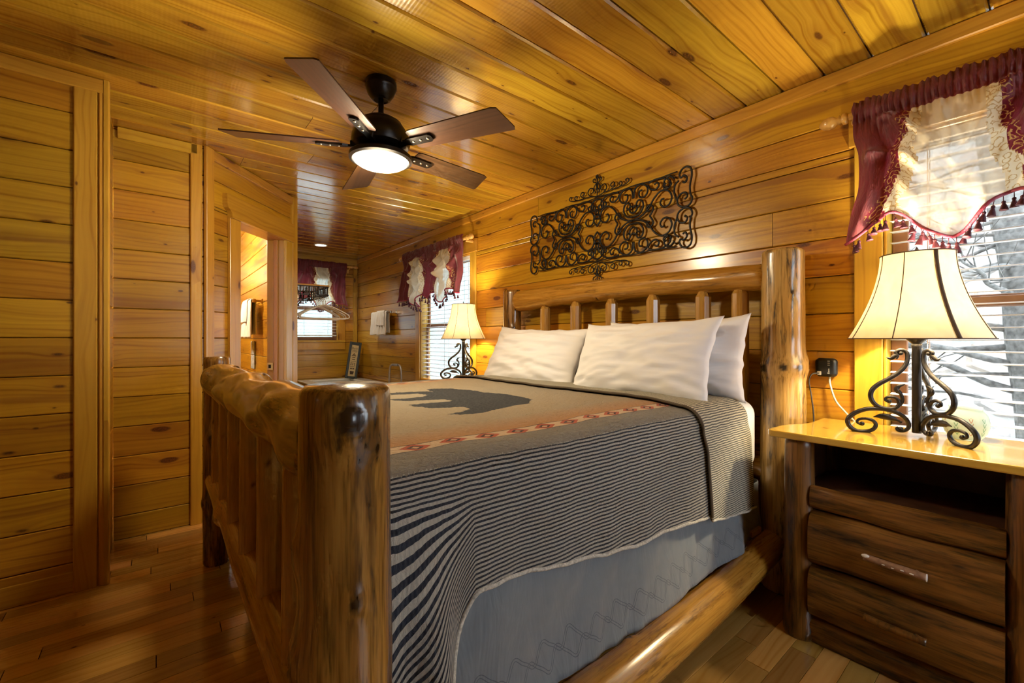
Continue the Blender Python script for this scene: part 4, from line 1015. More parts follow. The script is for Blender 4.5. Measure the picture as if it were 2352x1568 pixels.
def nightstand(loc, label):
    N = empty('nightstand', loc, -pi/2, label, 'nightstand', 'log nightstands beside the bed')
    hx, yf, yb, H = 0.30, -0.21, 0.215, 0.79
    # top with the curved-in back corners
    tp = [(-0.39, -0.275), (0.39, -0.275), (0.40, -0.255), (0.395, -0.16), (0.385, -0.10), (0.35, -0.04), (0.335, 0.03), (0.335, yb), (-0.335, yb), (-0.335, 0.03), (-0.35, -0.04), (-0.385, -0.10), (-0.395, -0.16), (-0.40, -0.255)]
    b = B(); b.prism(tp, H, H+0.028); o = b.build('top', M_NTOP, N); bv = o.modifiers.new('ease', 'BEVEL'); bv.width = 0.006; bv.segments = 2; bv.limit_method = 'ANGLE'
    for i, (x, y) in enumerate(((-hx, yf), (hx, yf), (-hx, yb-0.07), (hx, yb-0.07))):
        o = log('leg', (x, y, 0), (x, y, H), 0.056, 0.050, M_NLOG, None, 40+i*3.1, [(0.38, radians(170 if x < 0 else 10), 0.016)], segs=32, rough=0.05, step=0.014)
        o.parent = N
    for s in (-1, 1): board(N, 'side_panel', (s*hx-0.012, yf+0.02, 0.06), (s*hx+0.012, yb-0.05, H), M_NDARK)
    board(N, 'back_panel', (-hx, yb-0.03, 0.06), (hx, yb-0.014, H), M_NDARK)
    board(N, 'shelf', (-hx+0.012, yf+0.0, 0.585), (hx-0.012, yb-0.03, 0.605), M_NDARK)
    halflog_panel('front_rail', -hx+0.045, hx-0.045, 0.525, 0.612, 0.018, M_NLOG, N, 1.0, yf-0.015)
    halflog_panel('base_rail', -hx+0.045, hx-0.045, 0.0, 0.10, 0.015, M_NLOG, N, 2.0, yf-0.010)
    for k, (z0, z1) in enumerate(((0.312, 0.520), (0.104, 0.306))):
        D = halflog_panel('drawer', -hx+0.047, hx-0.047, z0, z1, 0.048, M_NLOG, N, 3.0+k*2, yf-0.012)
        zc = (z0+z1)/2+0.004; Di = D.matrix_world.inverted()
        hb = B(); pts = [(-0.075, yf-0.083, zc+0.003), (-0.03, yf-0.087, zc+0.001), (0.03, yf-0.087, zc), (0.085, yf-0.083, zc-0.004)]
        hb.tube(catmull(pts, 5), 0.0125, 10)
        if k == 0:
            hb.cur = 1; hb.sphere((-0.069, yf-0.0905, zc+0.009), 0.012, 8, 6, (1.1, 0.5, 0.6)); hb.tube([(0.085, yf-0.083, zc-0.004), (0.0875, yf-0.083, zc-0.004)], 0.0127, 10)
            for q in range(4): hb.sphere((-0.02+q*0.024, yf-0.0985, zc+0.001-0.002*(q % 2)), 0.004, 6, 4, (1.6, 0.4, 0.6))
        hb.cur = 0
        for x in (-0.05, 0.06): hb.tube([(x, yf-0.05, zc), (x, yf-0.085, zc)], 0.006, 6)
        o = hb.build('handle', [M_TWIG if k == 0 else M_NLOG, M_PEEL], None, True); o.parent = D; o.matrix_parent_inverse = frame((-hx+0.047, 0, 0), (0, 0, 1), (0, 1, 0), (-1, 0, 0)).inverted()
    return N
NS1 = (2.225, 0.33, 0.0); NS2 = (2.225, 3.385, 0.0)
nightstand(NS1, 'log nightstand with golden top and two drawers in front of the near window')
nightstand(NS2, 'log nightstand on the far side of the bed, under the far table lamp')
# ---- lamps
M_IRON = plain('bronze_black_iron', (0.035, 0.032, 0.034), 0.38, 0.7, bumpn=0.25, bscale=120)
def shademat():
    m, nt, bs = newmat('parchment_shade'); t = NT(nt); tc = t.n('ShaderNodeTexCoord')
    nz = t.noise(tc.outputs['Object'], 9, 4.0, 0.6, 0.6); col = t.mix(t.ramp(nz, [(0.3, 0.0), (0.75, 1.0)]), (0.82, 0.73, 0.54), (0.92, 0.86, 0.72))
    t.l(col, bs.inputs['Base Color']); bs.inputs['Roughness'].default_value = 0.6
    tl = t.n('ShaderNodeBsdfTranslucent'); t.l(col, tl.inputs[0]); mx = t.n('ShaderNodeMixShader'); mx.inputs[0].default_value = 0.30
    t.l(bs.outputs[0], mx.inputs[1]); t.l(tl.outputs[0], mx.inputs[2]); t.l(mx.outputs[0], nt.nodes['Material Output'].inputs[0])
    t.l(t.bump(nz, 0.2, 0.004), bs.inputs['Normal'])
    return m
M_SHADE = shademat(); M_LACE = plain('dark_shade_seam', (0.11, 0.065, 0.04), 0.7)
M_BULB = emis('warm_bulb', (1.0, 0.80, 0.50), 14.0)
UPS = [(645,245),(660,200),(640,155),(685,120),(742,145),(757,225),(738,330),(680,430),(590,520),(480,610),(412,690),(388,780),(408,870),(468,940),(560,966),(640,945),(675,890),(662,830),(612,793),(552,805),(540,845),(575,868)]
LOS = [(668,1215),(650,1240),(672,1268),(725,1262),(765,1215),(762,1140),(705,1050),(600,990),(480,972),(340,990),(220,1060),(152,1150),(160,1240),(225,1308),(320,1318),(410,1280),(442,1210),(412,1150),(335,1128),(262,1150),(252,1195),(300,1222)]
def table_lamp(loc, rz, label, power, seam0):
    L_ = empty('table_lamp', loc, rz, label, 'lamp', 'bedside table lamps')
    cv = lambda p, k=3300.: ((845-p[0])/k, 0, (1325-p[1])/3669.)
    def leg(i):
        M = Matrix.Rotation(i*2*pi/3, 4, 'Z'); b = B()
        up = catmull([cv(p) for p in UPS], 5); n = len(up)
        b.tube(up, [0.0045+0.0042*sin(pi*min(1, k/n*1.05)) for k in range(n)], 8, M)
        lo = catmull([cv(p) for p in LOS], 5); n = len(lo)
        b.tube(lo, [0.0045+0.0042*sin(pi*min(1, k/n*1.05)) for k in range(n)], 8, M)
        b.tube(catmull([cv(p) for p in ((680,905),(708,830),(690,740),(650,690),(668,640),(735,602))], 5), [0.007, 0.0068, 0.0066, 0.0064, 0.0062, 0.006, 0.006, 0.006, 0.006, 0.006, 0.006, 0.007, 0.008, 0.009, 0.009, 0.009, 0.009, 0.0085, 0.008, 0.0075, 0.007, 0.006, 0.005, 0.004, 0.002, 0.001], 7, M, flat=0.6)
        b.tube(catmull([cv(p) for p in ((700,1150),(640,1110),(540,1080),(470,1080),(415,1095))], 5), [0.004]*5+[0.007, 0.009, 0.0105, 0.0115, 0.012]+[0.012, 0.012, 0.011, 0.0105, 0.010]+[0.008, 0.006, 0.004, 0.003, 0.002, 0.001], 8, M, flat=0.5)
        for c in ((690, 1237), (575, 855), (690, 165), (300, 1205)):
            p = M @ Vector(cv(c)); b.sphere(p, 0.0085, 8, 6)
        # petal curl at the shoulder
        b.tube(catmull([cv(p) for p in ((660,190),(625,215),(590,245),(545,228))], 4), [0.009, 0.009, 0.009, 0.0085, 0.008, 0.008, 0.0075, 0.007, 0.006, 0.005, 0.004, 0.002, 0.001], 7, M, flat=0.6)
        return b.build('scroll_leg', M_IRON, L_, True)
    for i in range(3): leg(i)
    b = B(); b.lathe([(0.0145, 0.013), (0.0145, 0.335), (0.016, 0.34), (0.016, 0.348), (0.014, 0.352), (0.020, 0.358), (0.034, 0.372), (0.036, 0.376), (0.030, 0.377)], 20)
    autosmooth(b.build('column', M_IRON, L_), 40)
    b = B(); b.lathe([(0.008, 0.376), (0.008, 0.40), (0.0165, 0.402), (0.0165, 0.44), (0.012, 0.445)], 14); b.build('socket', plain('socket_brass', (0.5, 0.42, 0.3), 0.4, 0.9), L_, True)
    b = B(); b.lathe([(0.012, 0.445), (0.018, 0.455), (0.027, 0.470), (0.028, 0.480), (0.020, 0.500), (0.0005, 0.508)], 16); b.build('bulb', M_BULB, L_, True)
    # shade
    zb, zt = 0.372, 0.692
    pr = [(0.108+0.100*(1-t)**1.75 if t < 1 else 0.108, zb+(zt-zb)*t) for t in [k/20 for k in range(21)]]
    b = B(); b.lathe(pr, 64, cap=False); b.lathe([(r-0.0015, z) for r, z in pr[::-1]], 64, cap=False); sh = b.build('shade', M_SHADE, L_, True)
    for k in range(8):
        a = seam0 + k*pi/4; s = B(); big = (k == 0)
        s.tube([((r+0.001)*cos(a+(0.06*(1-i/20) if big else 0)), (r+0.001)*sin(a+(0.06*(1-i/20) if big else 0)), z) for i, (r, z) in enumerate(pr)], 0.0065 if big else 0.0016, 6); s.build('seam', M_LACE, sh, True)
    for r, z in ((pr[0][0], zb), (pr[-1][0], zt)):
        s = B(); s.tube([(r*cos(a), r*sin(a), z) for a in [2*pi*k/64 for k in range(65)]], 0.0022, 6); s.build('rim', M_LACE, sh, True)
    b = B(); hp = catmull([(0.016, 0, 0.44), (0.05, 0, 0.50), (0.055, 0, 0.60), (0.02, 0, 0.688), (0, 0, 0.692)], 6); b.tube(hp, 0.0018, 6); b.tube([(-x, y, z) for x, y, z in hp], 0.0018, 6)
    for a in (0, 2*pi/3, 4*pi/3): b.tube([(0, 0, 0.690), (0.107*cos(a), 0.107*sin(a), zt-0.001)], 0.0018, 6)
    b.lathe([(0.004, 0.69), (0.007, 0.698), (0.004, 0.706), (0.006, 0.712), (0.0005, 0.722)], 10); b.build('harp', M_IRON, L_, True)
    lamp_light('lamp_bulb_light', 'POINT', (0, 0, 0.565), power, WARM, 0.035, parent=L_)
    return L_
TOPZ = 0.819
table_lamp((2.245, 0.311, TOPZ), radians(112), 'scroll-legged iron table lamp with parchment shade on the near nightstand', 38.0, radians(215-112))
table_lamp((2.22, 3.44, TOPZ), radians(140), 'scroll-legged iron table lamp with parchment shade on the far nightstand', 32.0, radians(30-140))
# ---- frosted globe
def globemat():
    m, nt, bs = newmat('frosted_painted_glass'); t = NT(nt); tc = t.n('ShaderNodeTexCoord'); x, y, z = t.sep(tc.outputs['Object'])
    ang = t.math('DIVIDE', t.math('ARCTAN2', y, x), 2*pi/10); fa = t.math('SUBTRACT', t.math('FRACT', ang), 0.5)
    idx = t.math('FRACT', t.math('MULTIPLY', t.math('FLOOR', ang), 0.5))
    zz = t.math('FRACT', t.math('MULTIPLY', z, 62.0))
    lf = t.math('ABSOLUTE', t.math('SUBTRACT', t.math('ABSOLUTE', fa), t.math('MULTIPLY', zz, 0.16)))
    k = t.math('MULTIPLY', t.math('LESS_THAN', lf, 0.035), t.math('LESS_THAN', t.math('ABSOLUTE', fa), 0.15))
    k = t.math('MULTIPLY', k, t.math('MULTIPLY', t.math('GREATER_THAN', z, 0.018), t.math('LESS_THAN', z, 0.082)))
    pc = t.mix(t.math('GREATER_THAN', idx, 0.25), (0.15, 0.38, 0.25), (0.55, 0.20, 0.14))
    col = t.mix(t.math('MULTIPLY', k, 0.8), (0.80, 0.90, 0.86), pc)
    t.l(col, bs.inputs['Base Color']); bs.inputs['Roughness'].default_value = 0.25
    tl = t.n('ShaderNodeBsdfTranslucent'); t.l(col, tl.inputs[0]); tp = t.n('ShaderNodeBsdfTransparent'); tp.inputs[0].default_value = (0.88, 0.95, 0.92, 1)
    a = t.n('ShaderNodeMixShader'); a.inputs[0].default_value = 0.55; t.l(bs.outputs[0], a.inputs[1]); t.l(tl.outputs[0], a.inputs[2])
    b = t.n('ShaderNodeMixShader'); b.inputs[0].default_value = 0.18; t.l(a.outputs[0], b.inputs[1]); t.l(tp.outputs[0], b.inputs[2]); t.l(b.outputs[0], nt.nodes['Material Output'].inputs[0])
    return m
b = B(); gp = [(0.040, 0.0), (0.045, 0.004), (0.056, 0.020), (0.063, 0.045), (0.064, 0.062), (0.058, 0.088), (0.046, 0.106), (0.044, 0.112), (0.046, 0.118)]
b.lathe(gp, 48, cap=False); b.lathe([(r-0.002, z) for r, z in gp[::-1]], 48, cap=False)
g = b.build('glass_globe', globemat(), None, True); g.location = (2.345, 0.190, TOPZ)
setp(g, 'frosted glass globe with painted vines beside the near table lamp', 'glass globe')
# ---- chargers and cords
M_BLK = plain('black_plastic', (0.012, 0.014, 0.018), 0.35); M_MARK = plain('pale_marking', (0.62, 0.64, 0.66), 0.5)
M_GREYC = plain('braided_grey_cord', (0.42, 0.43, 0.42), 0.7, var=0.4, bscale=300)
def text_mesh(name, fc):
    t_ = bpy.data.objects.new(name, fc); COL.objects.link(t_); bpy.context.view_layer.update()
    me = bpy.data.meshes.new_from_object(t_.evaluated_get(bpy.context.evaluated_depsgraph_get())); bpy.data.objects.remove(t_); bpy.data.curves.remove(fc)
    o = bpy.data.objects.new(name, me); COL.objects.link(o); return o
def charger(y, z, label, cords, txt):
    Cg = empty('wall_charger', (XR, y, z), -pi/2, label, 'charger', 'black wall chargers'); s = 0.044
    b = B(); b.cbox((-s, -0.036, -s), (s, 0, s), 0.012); o = b.build('body', M_BLK, Cg); bv = o.modifiers.new('round', 'BEVEL'); bv.width = 0.006; bv.segments = 3; autosmooth(o, 60)
    for k in range(3):
        b = B(); b.cbox((0.008, -0.0375, 0.030-k*0.0095), (0.018, -0.0358, 0.0325-k*0.0095), 0.0006); b.build('usb_mark', M_MARK, Cg)
    if txt:
        fc = bpy.data.curves.new('logo_text', 'FONT'); fc.body = txt; fc.size = 0.0115; fc.align_x = 'CENTER'; fc.align_y = 'CENTER'; fc.extrude = 0.0002; fc.materials.append(M_MARK)
        o = text_mesh('logo_text', fc); o.parent = Cg; o.location = (0.013, -0.0364, -0.016); o.rotation_euler = (pi/2, -pi/2, 0)
    b = B(); b.cbox((-0.032, -0.040, -0.036), (-0.016, -0.0355, -0.018), 0.001); b.build('plug_face', M_MARK, Cg)
    return Cg
charger(0.655, 1.055, 'black wall charger with two cords above the near nightstand', 2, 'Elson')
charger(3.03, 1.055, 'black wall charger beside the far pillow', 1, None)
def cord(name, pts, r, mat, label): 
    b = B(); b.tube(catmull(pts, 8), r, 8); return setp(b.build(name, mat, None, True), label, 'cord')
cord('charger_cord', [(XR-0.043, 0.679, 1.028), (XR-0.07, 0.700, 1.022), (XR-0.065, 0.712, 0.985), (XR-0.04, 0.708, 0.90), (XR-0.02, 0.705, 0.75), (XR-0.02, 0.70, 0.10)], 0.0032, plain('dark_grey_cord', (0.06, 0.06, 0.07), 0.6), 'dark cord hanging straight down from the near charger')
cord('charger_cord', [(XR-0.018, 0.642, 1.012), (XR-0.020, 0.640, 0.975), (XR-0.028, 0.615, 0.90), (XR-0.035, 0.57, 0.845), (XR-0.022, 0.54, 0.79), (XR-0.018, 0.53, 0.60)], 0.0042, M_GREYC, 'grey braided cord curving behind the near nightstand')
cord('charger_cord', [(XR-0.04, 3.055, 1.03), (XR-0.06, 3.085, 1.025), (XR-0.055, 3.10, 0.99), (XR-0.03, 3.10, 0.9), (XR-0.02, 3.10, 0.4)], 0.003, M_BLK, 'thin dark cord hanging from the far charger')
# ================================================================== ceiling fan, wall scroll, closet corner, bathroom
FX, FY = 0.845, 2.045
fan = empty('ceiling_fan', (FX, FY, ZC), 0, 'dark bronze five-blade ceiling fan with a lit bowl light', 'ceiling fan')
M_FAN = plain('oil_rubbed_bronze', (0.022, 0.018, 0.016), 0.32, 0.75)
M_BLADE = pine('walnut_blade', light=(0.085, 0.036, 0.017), dark=(0.042, 0.018, 0.009), knots=0.0, streaks=0.2, tint=0.1, rough=0.4, coat=0.15)
M_SCREW = plain('steel_screw', (0.6, 0.58, 0.52), 0.3, 1.0)
M_BOWL = emis('lit_frosted_bowl', (1.0, 0.88, 0.62), 3.2)
b = B(); b.lathe([(0.070, 0.0), (0.074, -0.006), (0.074, -0.028), (0.070, -0.032), (0.069, -0.042), (0.060, -0.066), (0.044, -0.086), (0.034, -0.091), (0.030, -0.086), (0.020, -0.086)], 36); autosmooth(b.build('canopy', M_FAN, fan), 40)
b = B(); b.lathe([(0.013, -0.08), (0.013, -0.150), (0.024, -0.165), (0.026, -0.185)], 18); autosmooth(b.build('downrod', M_FAN, fan), 40)
b = B(); b.lathe([(0.03, -0.178), (0.07, -0.184), (0.098, -0.202), (0.104, -0.214), (0.108, -0.217), (0.126, -0.245), (0.136, -0.275), (0.138, -0.300), (0.130, -0.318), (0.095, -0.332), (0.06, -0.336)], 44); autosmooth(b.build('motor_housing', M_FAN, fan), 30)
b = B(); b.lathe([(0.06, -0.33), (0.082, -0.345), (0.100, -0.352), (0.140, -0.357), (0.148, -0.365), (0.148, -0.382), (0.134, -0.388), (0.131, -0.380)], 44, cap=False); lk = autosmooth(b.build('light_ring', M_FAN, fan), 30)
b = B(); b.lathe([(0.132, -0.380), (0.126, -0.392), (0.108, -0.404), (0.08, -0.414), (0.045, -0.420), (0.0005, -0.422)], 44, cap=False); b.build('glass_bowl', M_BOWL, fan, True)
for i, adeg in enumerate((-63, 9, 81, 153, 225)):
    Ma = Matrix.Rotation(radians(adeg), 4, 'Z') @ Matrix.Translation((0, 0, -0.315))
    pit = Matrix.Rotation(radians(-13), 4, 'X')
    bp = [(0.185, -0.052), (0.20, -0.062), (0.63, -0.078), (0.655, -0.070), (0.685, 0.055), (0.68, 0.072), (0.20, 0.062), (0.185, 0.052)]
    b = B(); b.prism([(x-0.43, y) for x, y in bp], -0.003, 0.003); bl = b.build('blade', M_BLADE, fan); bl.matrix_world = Ma @ pit @ Matrix.Translation((0.43, 0, 0)); bl.parent = fan
    b = B(); b.prism([(0.09, -0.022), (0.15, -0.014), (0.175, -0.024), (0.285, -0.024), (0.297, -0.012), (0.297, 0.012), (0.285, 0.024), (0.175, 0.024), (0.15, 0.014), (0.09, 0.022)], -0.013, -0.004)
    b.cbox((0.09, -0.02, -0.013), (0.14, 0.02, 0.015), 0.003)
    ir = b.build('blade_iron', M_FAN, fan); ir.matrix_world = Ma @ pit; ir.parent = fan
    for x in (0.195, 0.235, 0.275):
        b = B(); b.lathe([(0.0065, -0.0132), (0.0065, -0.0150), (0.0045, -0.0165)], 10, Matrix.Translation((x, 0, 0))); s = b.build('screw', M_SCREW, ir)
lamp_light('fan_bowl_light', 'POINT', (0, 0, -0.47), 55, WARM, 0.11, parent=fan)

# ---- wrought-iron wall scroll
def scroll2(A, Bp, kind='C', k0=1.0, k1=9.0, p=3.0, flip=1, n=90, asym=1.0):
    """2-D curve with spiral ends, from curvature, carried so that its two ends' spiral centres sit at A and Bp"""
    pts = []; x = y = 0.0; th = 0.0; ds = 2.0/n
    for i in range(n+1):
        s = -1 + 2*i/n; pts.append((x, y))
        kk = k0 + k1*(abs(s)**p)*(asym if s < 0 else 1.0)
        if kind == 'S' and s < 0: kk = -kk
        th += kk*ds*flip; x += cos(th)*ds; y += sin(th)*ds
    e0, e1 = Vector(pts[0]), Vector(pts[-1])
    A, Bp = Vector(A), Vector(Bp); d0, d1 = e1-e0, Bp-A
    sc = d1.length/max(1e-6, d0.length); r = atan2(d1.y, d1.x)-atan2(d0.y, d0.x)
    return [A + Vector((cos(r)*(q[0]-e0.x)-sin(r)*(q[1]-e0.y), sin(r)*(q[0]-e0.x)+cos(r)*(q[1]-e0.y)))*sc for q in pts]
def spiral(c, r, a0, turns, d=1, n=30, r1=0.25):
    """shrinking spiral from angle a0 round c"""
    return [Vector((c[0]+r*(1-(1-r1)*i/n)*cos(a0+d*turns*2*pi*i/n), c[1]+r*(1-(1-r1)*i/n)*sin(a0+d*turns*2*pi*i/n))) for i in range(n+1)]
art = empty('wall_scroll', (XR-0.028, 2.03, 1.975), -pi/2, 'black wrought-iron scrollwork panel hung above the headboard', 'wall decor')
M_WROUGHT = plain('black_wrought_iron', (0.010, 0.009, 0.009), 0.5, 0.3)
def wire(name, curves, r=0.0064):
    b = B()
    for c in curves: b.tube([(p[0], 0, p[1]) for p in c], r, 6)
    return b.build(name, M_WROUGHT, art, True)
def mir(c, sx=1, sy=1): return [Vector((p[0]*sx, p[1]*sy)) for p in c]
def arc_spiral(p0, c, r, d, turns=1.3, n=36, r1=0.28):
    """lead-in from p0 then spiral round c"""
    c = Vector(c); p0 = Vector(p0); a0 = atan2(p0.y-c.y, p0.x-c.x)
    # leave p0 tangentially
    D = (p0-c).length; off = math.acos(min(1, r/D)) if D > r else 0
    aT = a0 + d*off
    tp = c + Vector((cos(aT), sin(aT)))*r
    lead = [p0 + (tp-p0)*t for t in [k/8 for k in range(8)]]
    return lead + spiral(c, r, aT, turns, d, n, r1)
# quarter motifs round the two crossings
for sx in (-1, 1):
    cs = []
    for ax in (-1, 1):
        for sy in (-1, 1):
            # long S arms: out of the crossing into big curls
            m = [(0.0, 0.0), (0.06, 0.012), (0.115, 0.05), (0.155, 0.105), (0.205, 0.140), (0.255, 0.128), (0.278, 0.085), (0.262, 0.045), (0.225, 0.035), (0.200, 0.060), (0.208, 0.085), (0.226, 0.084)]
            c = catmull([(q[0], q[1], 0) for q in m], 6); cs.append([Vector((p.x*ax, p.y*sy)) for p in c])
            # heart in the side opening
            m = [(0.105, 0.0), (0.13, 0.045), (0.105, 0.072), (0.082, 0.056), (0.088, 0.034), (0.105, 0.036)]
            c = catmull([(q[0]+0.02, q[1], 0) for q in m], 6); cs.append([Vector((p.x*ax, p.y*sy)) for p in c])
            m = [(0.150, 0.0), (0.180, 0.03), (0.205, 0.022), (0.205, 0.0)]
            # C curls above / below the crossing
            m = [(0.0, 0.022), (0.045, 0.030), (0.075, 0.07), (0.068, 0.112), (0.038, 0.122), (0.024, 0.098), (0.038, 0.080), (0.052, 0.092)]
            c = catmull([(q[0], q[1], 0) for q in m], 6); cs.append([Vector((p.x*ax, p.y*sy)) for p in c])
            m = [(0.0, 0.045), (0.024, 0.060), (0.030, 0.085), (0.012, 0.094), (0.004, 0.082)]
            c = catmull([(q[0], q[1], 0) for q in m], 6); cs.append([Vector((p.x*ax, p.y*sy)) for p in c])
            # edge curls
            m = [(0.004, 0.150), (0.012, 0.205), (0.055, 0.228), (0.100, 0.205), (0.108, 0.165), (0.080, 0.138), (0.048, 0.150), (0.046, 0.182), (0.068, 0.188)]
            c = catmull([(q[0], q[1]-0.006, 0) for q in m], 6); cs.append([Vector((p.x*ax, p.y*sy)) for p in c])
            m = [(0.118, 0.215), (0.165, 0.226), (0.225, 0.218), (0.268, 0.190), (0.262, 0.155), (0.232, 0.150), (0.222, 0.172), (0.240, 0.182)]
            c = catmull([(q[0], q[1]-0.004, 0) for q in m], 6); cs.append([Vector((p.x*ax, p.y*sy)) for p in c])
            m = [(0.110, 0.205), (0.13, 0.175), (0.165, 0.162), (0.190, 0.182), (0.178, 0.204), (0.158, 0.196)]
            c = catmull([(q[0], q[1]-0.004, 0) for q in m], 6); cs.append([Vector((p.x*ax, p.y*sy)) for p in c])
    wire('scroll_field', [[Vector((p.x+sx*0.305, p.y)) for p in c] for c in cs])
    # end S-curves, one over the other
    es = []
    for sy in (-1, 1):
        m = [(0.655, 0.155), (0.672, 0.150), (0.682, 0.172), (0.664, 0.192), (0.642, 0.185), (0.634, 0.205), (0.650, 0.232), (0.680, 0.240), (0.706, 0.222), (0.712, 0.180), (0.700, 0.120), (0.704, 0.070), (0.715, 0.045), (0.700, 0.012), (0.662, 0.004), (0.628, 0.022), (0.620, 0.055), (0.640, 0.085), (0.672, 0.088), (0.684, 0.064), (0.668, 0.050)]
        c = catmull([(q[0], q[1], 0) for q in m], 6); es.append([Vector((p.x*sx, p.y*sy)) for p in c])
    wire('end_scroll', es)
cc = []
for sx in (-1, 1):
    for sy in (-1, 1):
        for m in ([(0.0, 0.02), (0.03, 0.06), (0.02, 0.10), (-0.012, 0.105), (-0.02, 0.08), (-0.002, 0.075)], [(0.0, 0.215), (0.03, 0.205), (0.055, 0.175), (0.045, 0.14), (0.018, 0.14), (0.018, 0.165), (0.034, 0.168)], [(0.0, 0.14), (0.012, 0.12), (0.008, 0.1), (-0.004, 0.102)],
                  [(0.60, 0.19), (0.57, 0.215), (0.535, 0.20), (0.535, 0.165), (0.56, 0.15), (0.58, 0.165), (0.565, 0.18)], [(0.62, 0.05), (0.60, 0.10), (0.605, 0.15), (0.63, 0.17)]):
            cc.append([Vector((p.x*sx, p.y*sy)) for p in catmull([(q[0], q[1], 0) for q in m], 6)])
for c in cc: wire('filler_scroll', [c])
# border wires and crests
wire('border_wire', [[Vector((-0.62+1.24*k/30, s*(0.224+0.004*sin(k*0.9)))) for k in range(31)] for s in (-1, 1)], 0.004)
for sy in (-1, 1):
    cs = []
    for sx in (-1, 1):
        cs.append(catmull([(0.0, 0.235, 0), (sx*0.05, 0.245, 0), (sx*0.085, 0.275, 0), (sx*0.07, 0.305, 0), (sx*0.04, 0.300, 0), (sx*0.035, 0.275, 0), (sx*0.055, 0.268, 0)], 6))
        cs.append(catmull([(sx*0.012, 0.262, 0), (sx*0.030, 0.30, 0), (sx*0.010, 0.325, 0), (sx*0.004, 0.30, 0), (sx*0.012, 0.285, 0)], 6))
        cs.append(catmull([(sx*0.06, 0.248, 0), (sx*0.12, 0.252, 0), (sx*0.155, 0.275, 0), (sx*0.145, 0.298, 0), (sx*0.122, 0.290, 0), (sx*0.126, 0.272, 0), (sx*0.14, 0.274, 0)], 6))
        cs.append(catmull([(sx*0.13, 0.250, 0), (sx*0.185, 0.250, 0), (sx*0.215, 0.266, 0), (sx*0.206, 0.284, 0), (sx*0.190, 0.278, 0), (sx*0.194, 0.265, 0)], 6))
        cs.append(catmull([(sx*0.19, 0.252, 0), (sx*0.24, 0.256, 0), (sx*0.270, 0.272, 0), (sx*0.262, 0.290, 0), (sx*0.246, 0.286, 0), (sx*0.250, 0.273, 0)], 6))
        cs.append(catmull([(0, 0.30, 0), (sx*0.012, 0.335, 0), (sx*0.034, 0.345, 0), (sx*0.036, 0.362, 0), (sx*0.020, 0.364, 0), (sx*0.018, 0.352, 0)], 6))
    cs.append([Vector((0, 0.235+0.145*k/8, 0)) for k in range(9)])
    cs.append([Vector((0.009*cos(a), 0.375+0.012*sin(a), 0)) for a in [2*pi*k/16 for k in range(17)]])
    wire('crest', [[Vector((p.x, p.y*sy)) for p in c] for c in cs], 0.0042)
b = B()
for x, z in ((-0.60, 0.2), (0.60, 0.2), (-0.60, -0.2), (0.60, -0.2)): b.tube([(x, 0, z), (x, 0.026, z)], 0.005, 6)
b.build('stand_off', M_WROUGHT, art)

# ---- recessed light
rl = empty('recessed_light', (1.69, 6.10, ZC), 0, 'glowing round recessed ceiling light near the far wall', 'ceiling light')
b = B(); b.lathe([(0.085, 0), (0.085, -0.006), (0.070, -0.008), (0.066, -0.002)], 32, cap=False); b.build('trim_ring', plain('white_trim_ring', (0.8, 0.8, 0.78), 0.4), rl, True)
b = B(); b.lathe([(0.067, -0.003), (0.0005, -0.003)], 32, cap=False); b.build('lens', emis('recessed_lens', (1.0, 0.93, 0.80), 14.0), rl)
lamp_light('recessed_spot', 'SPOT', (0, 0, -0.02), 30, (1, 0.84, 0.58), 0.05, parent=rl, spot=2.4)
# ---- coat shelf with hangers
M_BROWNM = plain('dark_bronze_metal', (0.030, 0.022, 0.016), 0.45, 0.5)
sh = empty('coat_shelf', (D1.x, 4.36, 1.60), 0, 'dark metal coat shelf with cut-out trees behind the bathroom corner', 'coat shelf')
b = B(); b.cbox((0, 0, 0.088), (0.33, 0.56, 0.105), 0.004); b.build('shelf_board', M_TRIM, sh)
def cutout_panel(name, parent, L, H, M):
    b = B(); b.box((0, 0, H-0.012), (L, 0.004, H)); b.box((0, 0, 0), (L, 0.004, 0.010))
    n = max(3, int(L/0.065))
    for k in range(n):
        x = (k+0.5)*L/n
        for j in range(3): b.prism([(x-0.022+0.005*j, 0.012+0.022*j), (x+0.022-0.005*j, 0.012+0.022*j), (x, 0.042+0.022*j)], 0, 0.004, frame((0, 0, 0), (1, 0, 0), (0, 0, 1), (0, 1, 0)))
        b.box((x+0.022, 0, 0.004), (x+0.034, 0.004, H-0.006))
    return b.build(name, M_BROWNM, parent, M=M)
cutout_panel('end_panel', sh, 0.32, 0.092, None); cutout_panel('end_panel', sh, 0.32, 0.092, Matrix.Translation((0, 0.55, 0)))
cutout_panel('front_panel', sh, 0.55, 0.092, frame((0.322, 0, 0), (0, 1, 0), (-1, 0, 0), (0, 0, 1)))
b = B(); b.tube([(0.30, 0.0, -0.005), (0.30, 0.55, -0.005)], 0.007, 8); b.build('hanging_rail', M_BROWNM, sh)
for yy in (0.002, 0.55):
    b = B(); b.tube(catmull([(0.003, yy, -0.22), (0.03, yy, -0.12), (0.12, yy, -0.03), (0.30, yy, -0.004)], 6), 0.006, 6); b.build('bracket', M_BROWNM, sh)
M_HANG = plain('white_plastic', (0.78, 0.77, 0.73), 0.35)
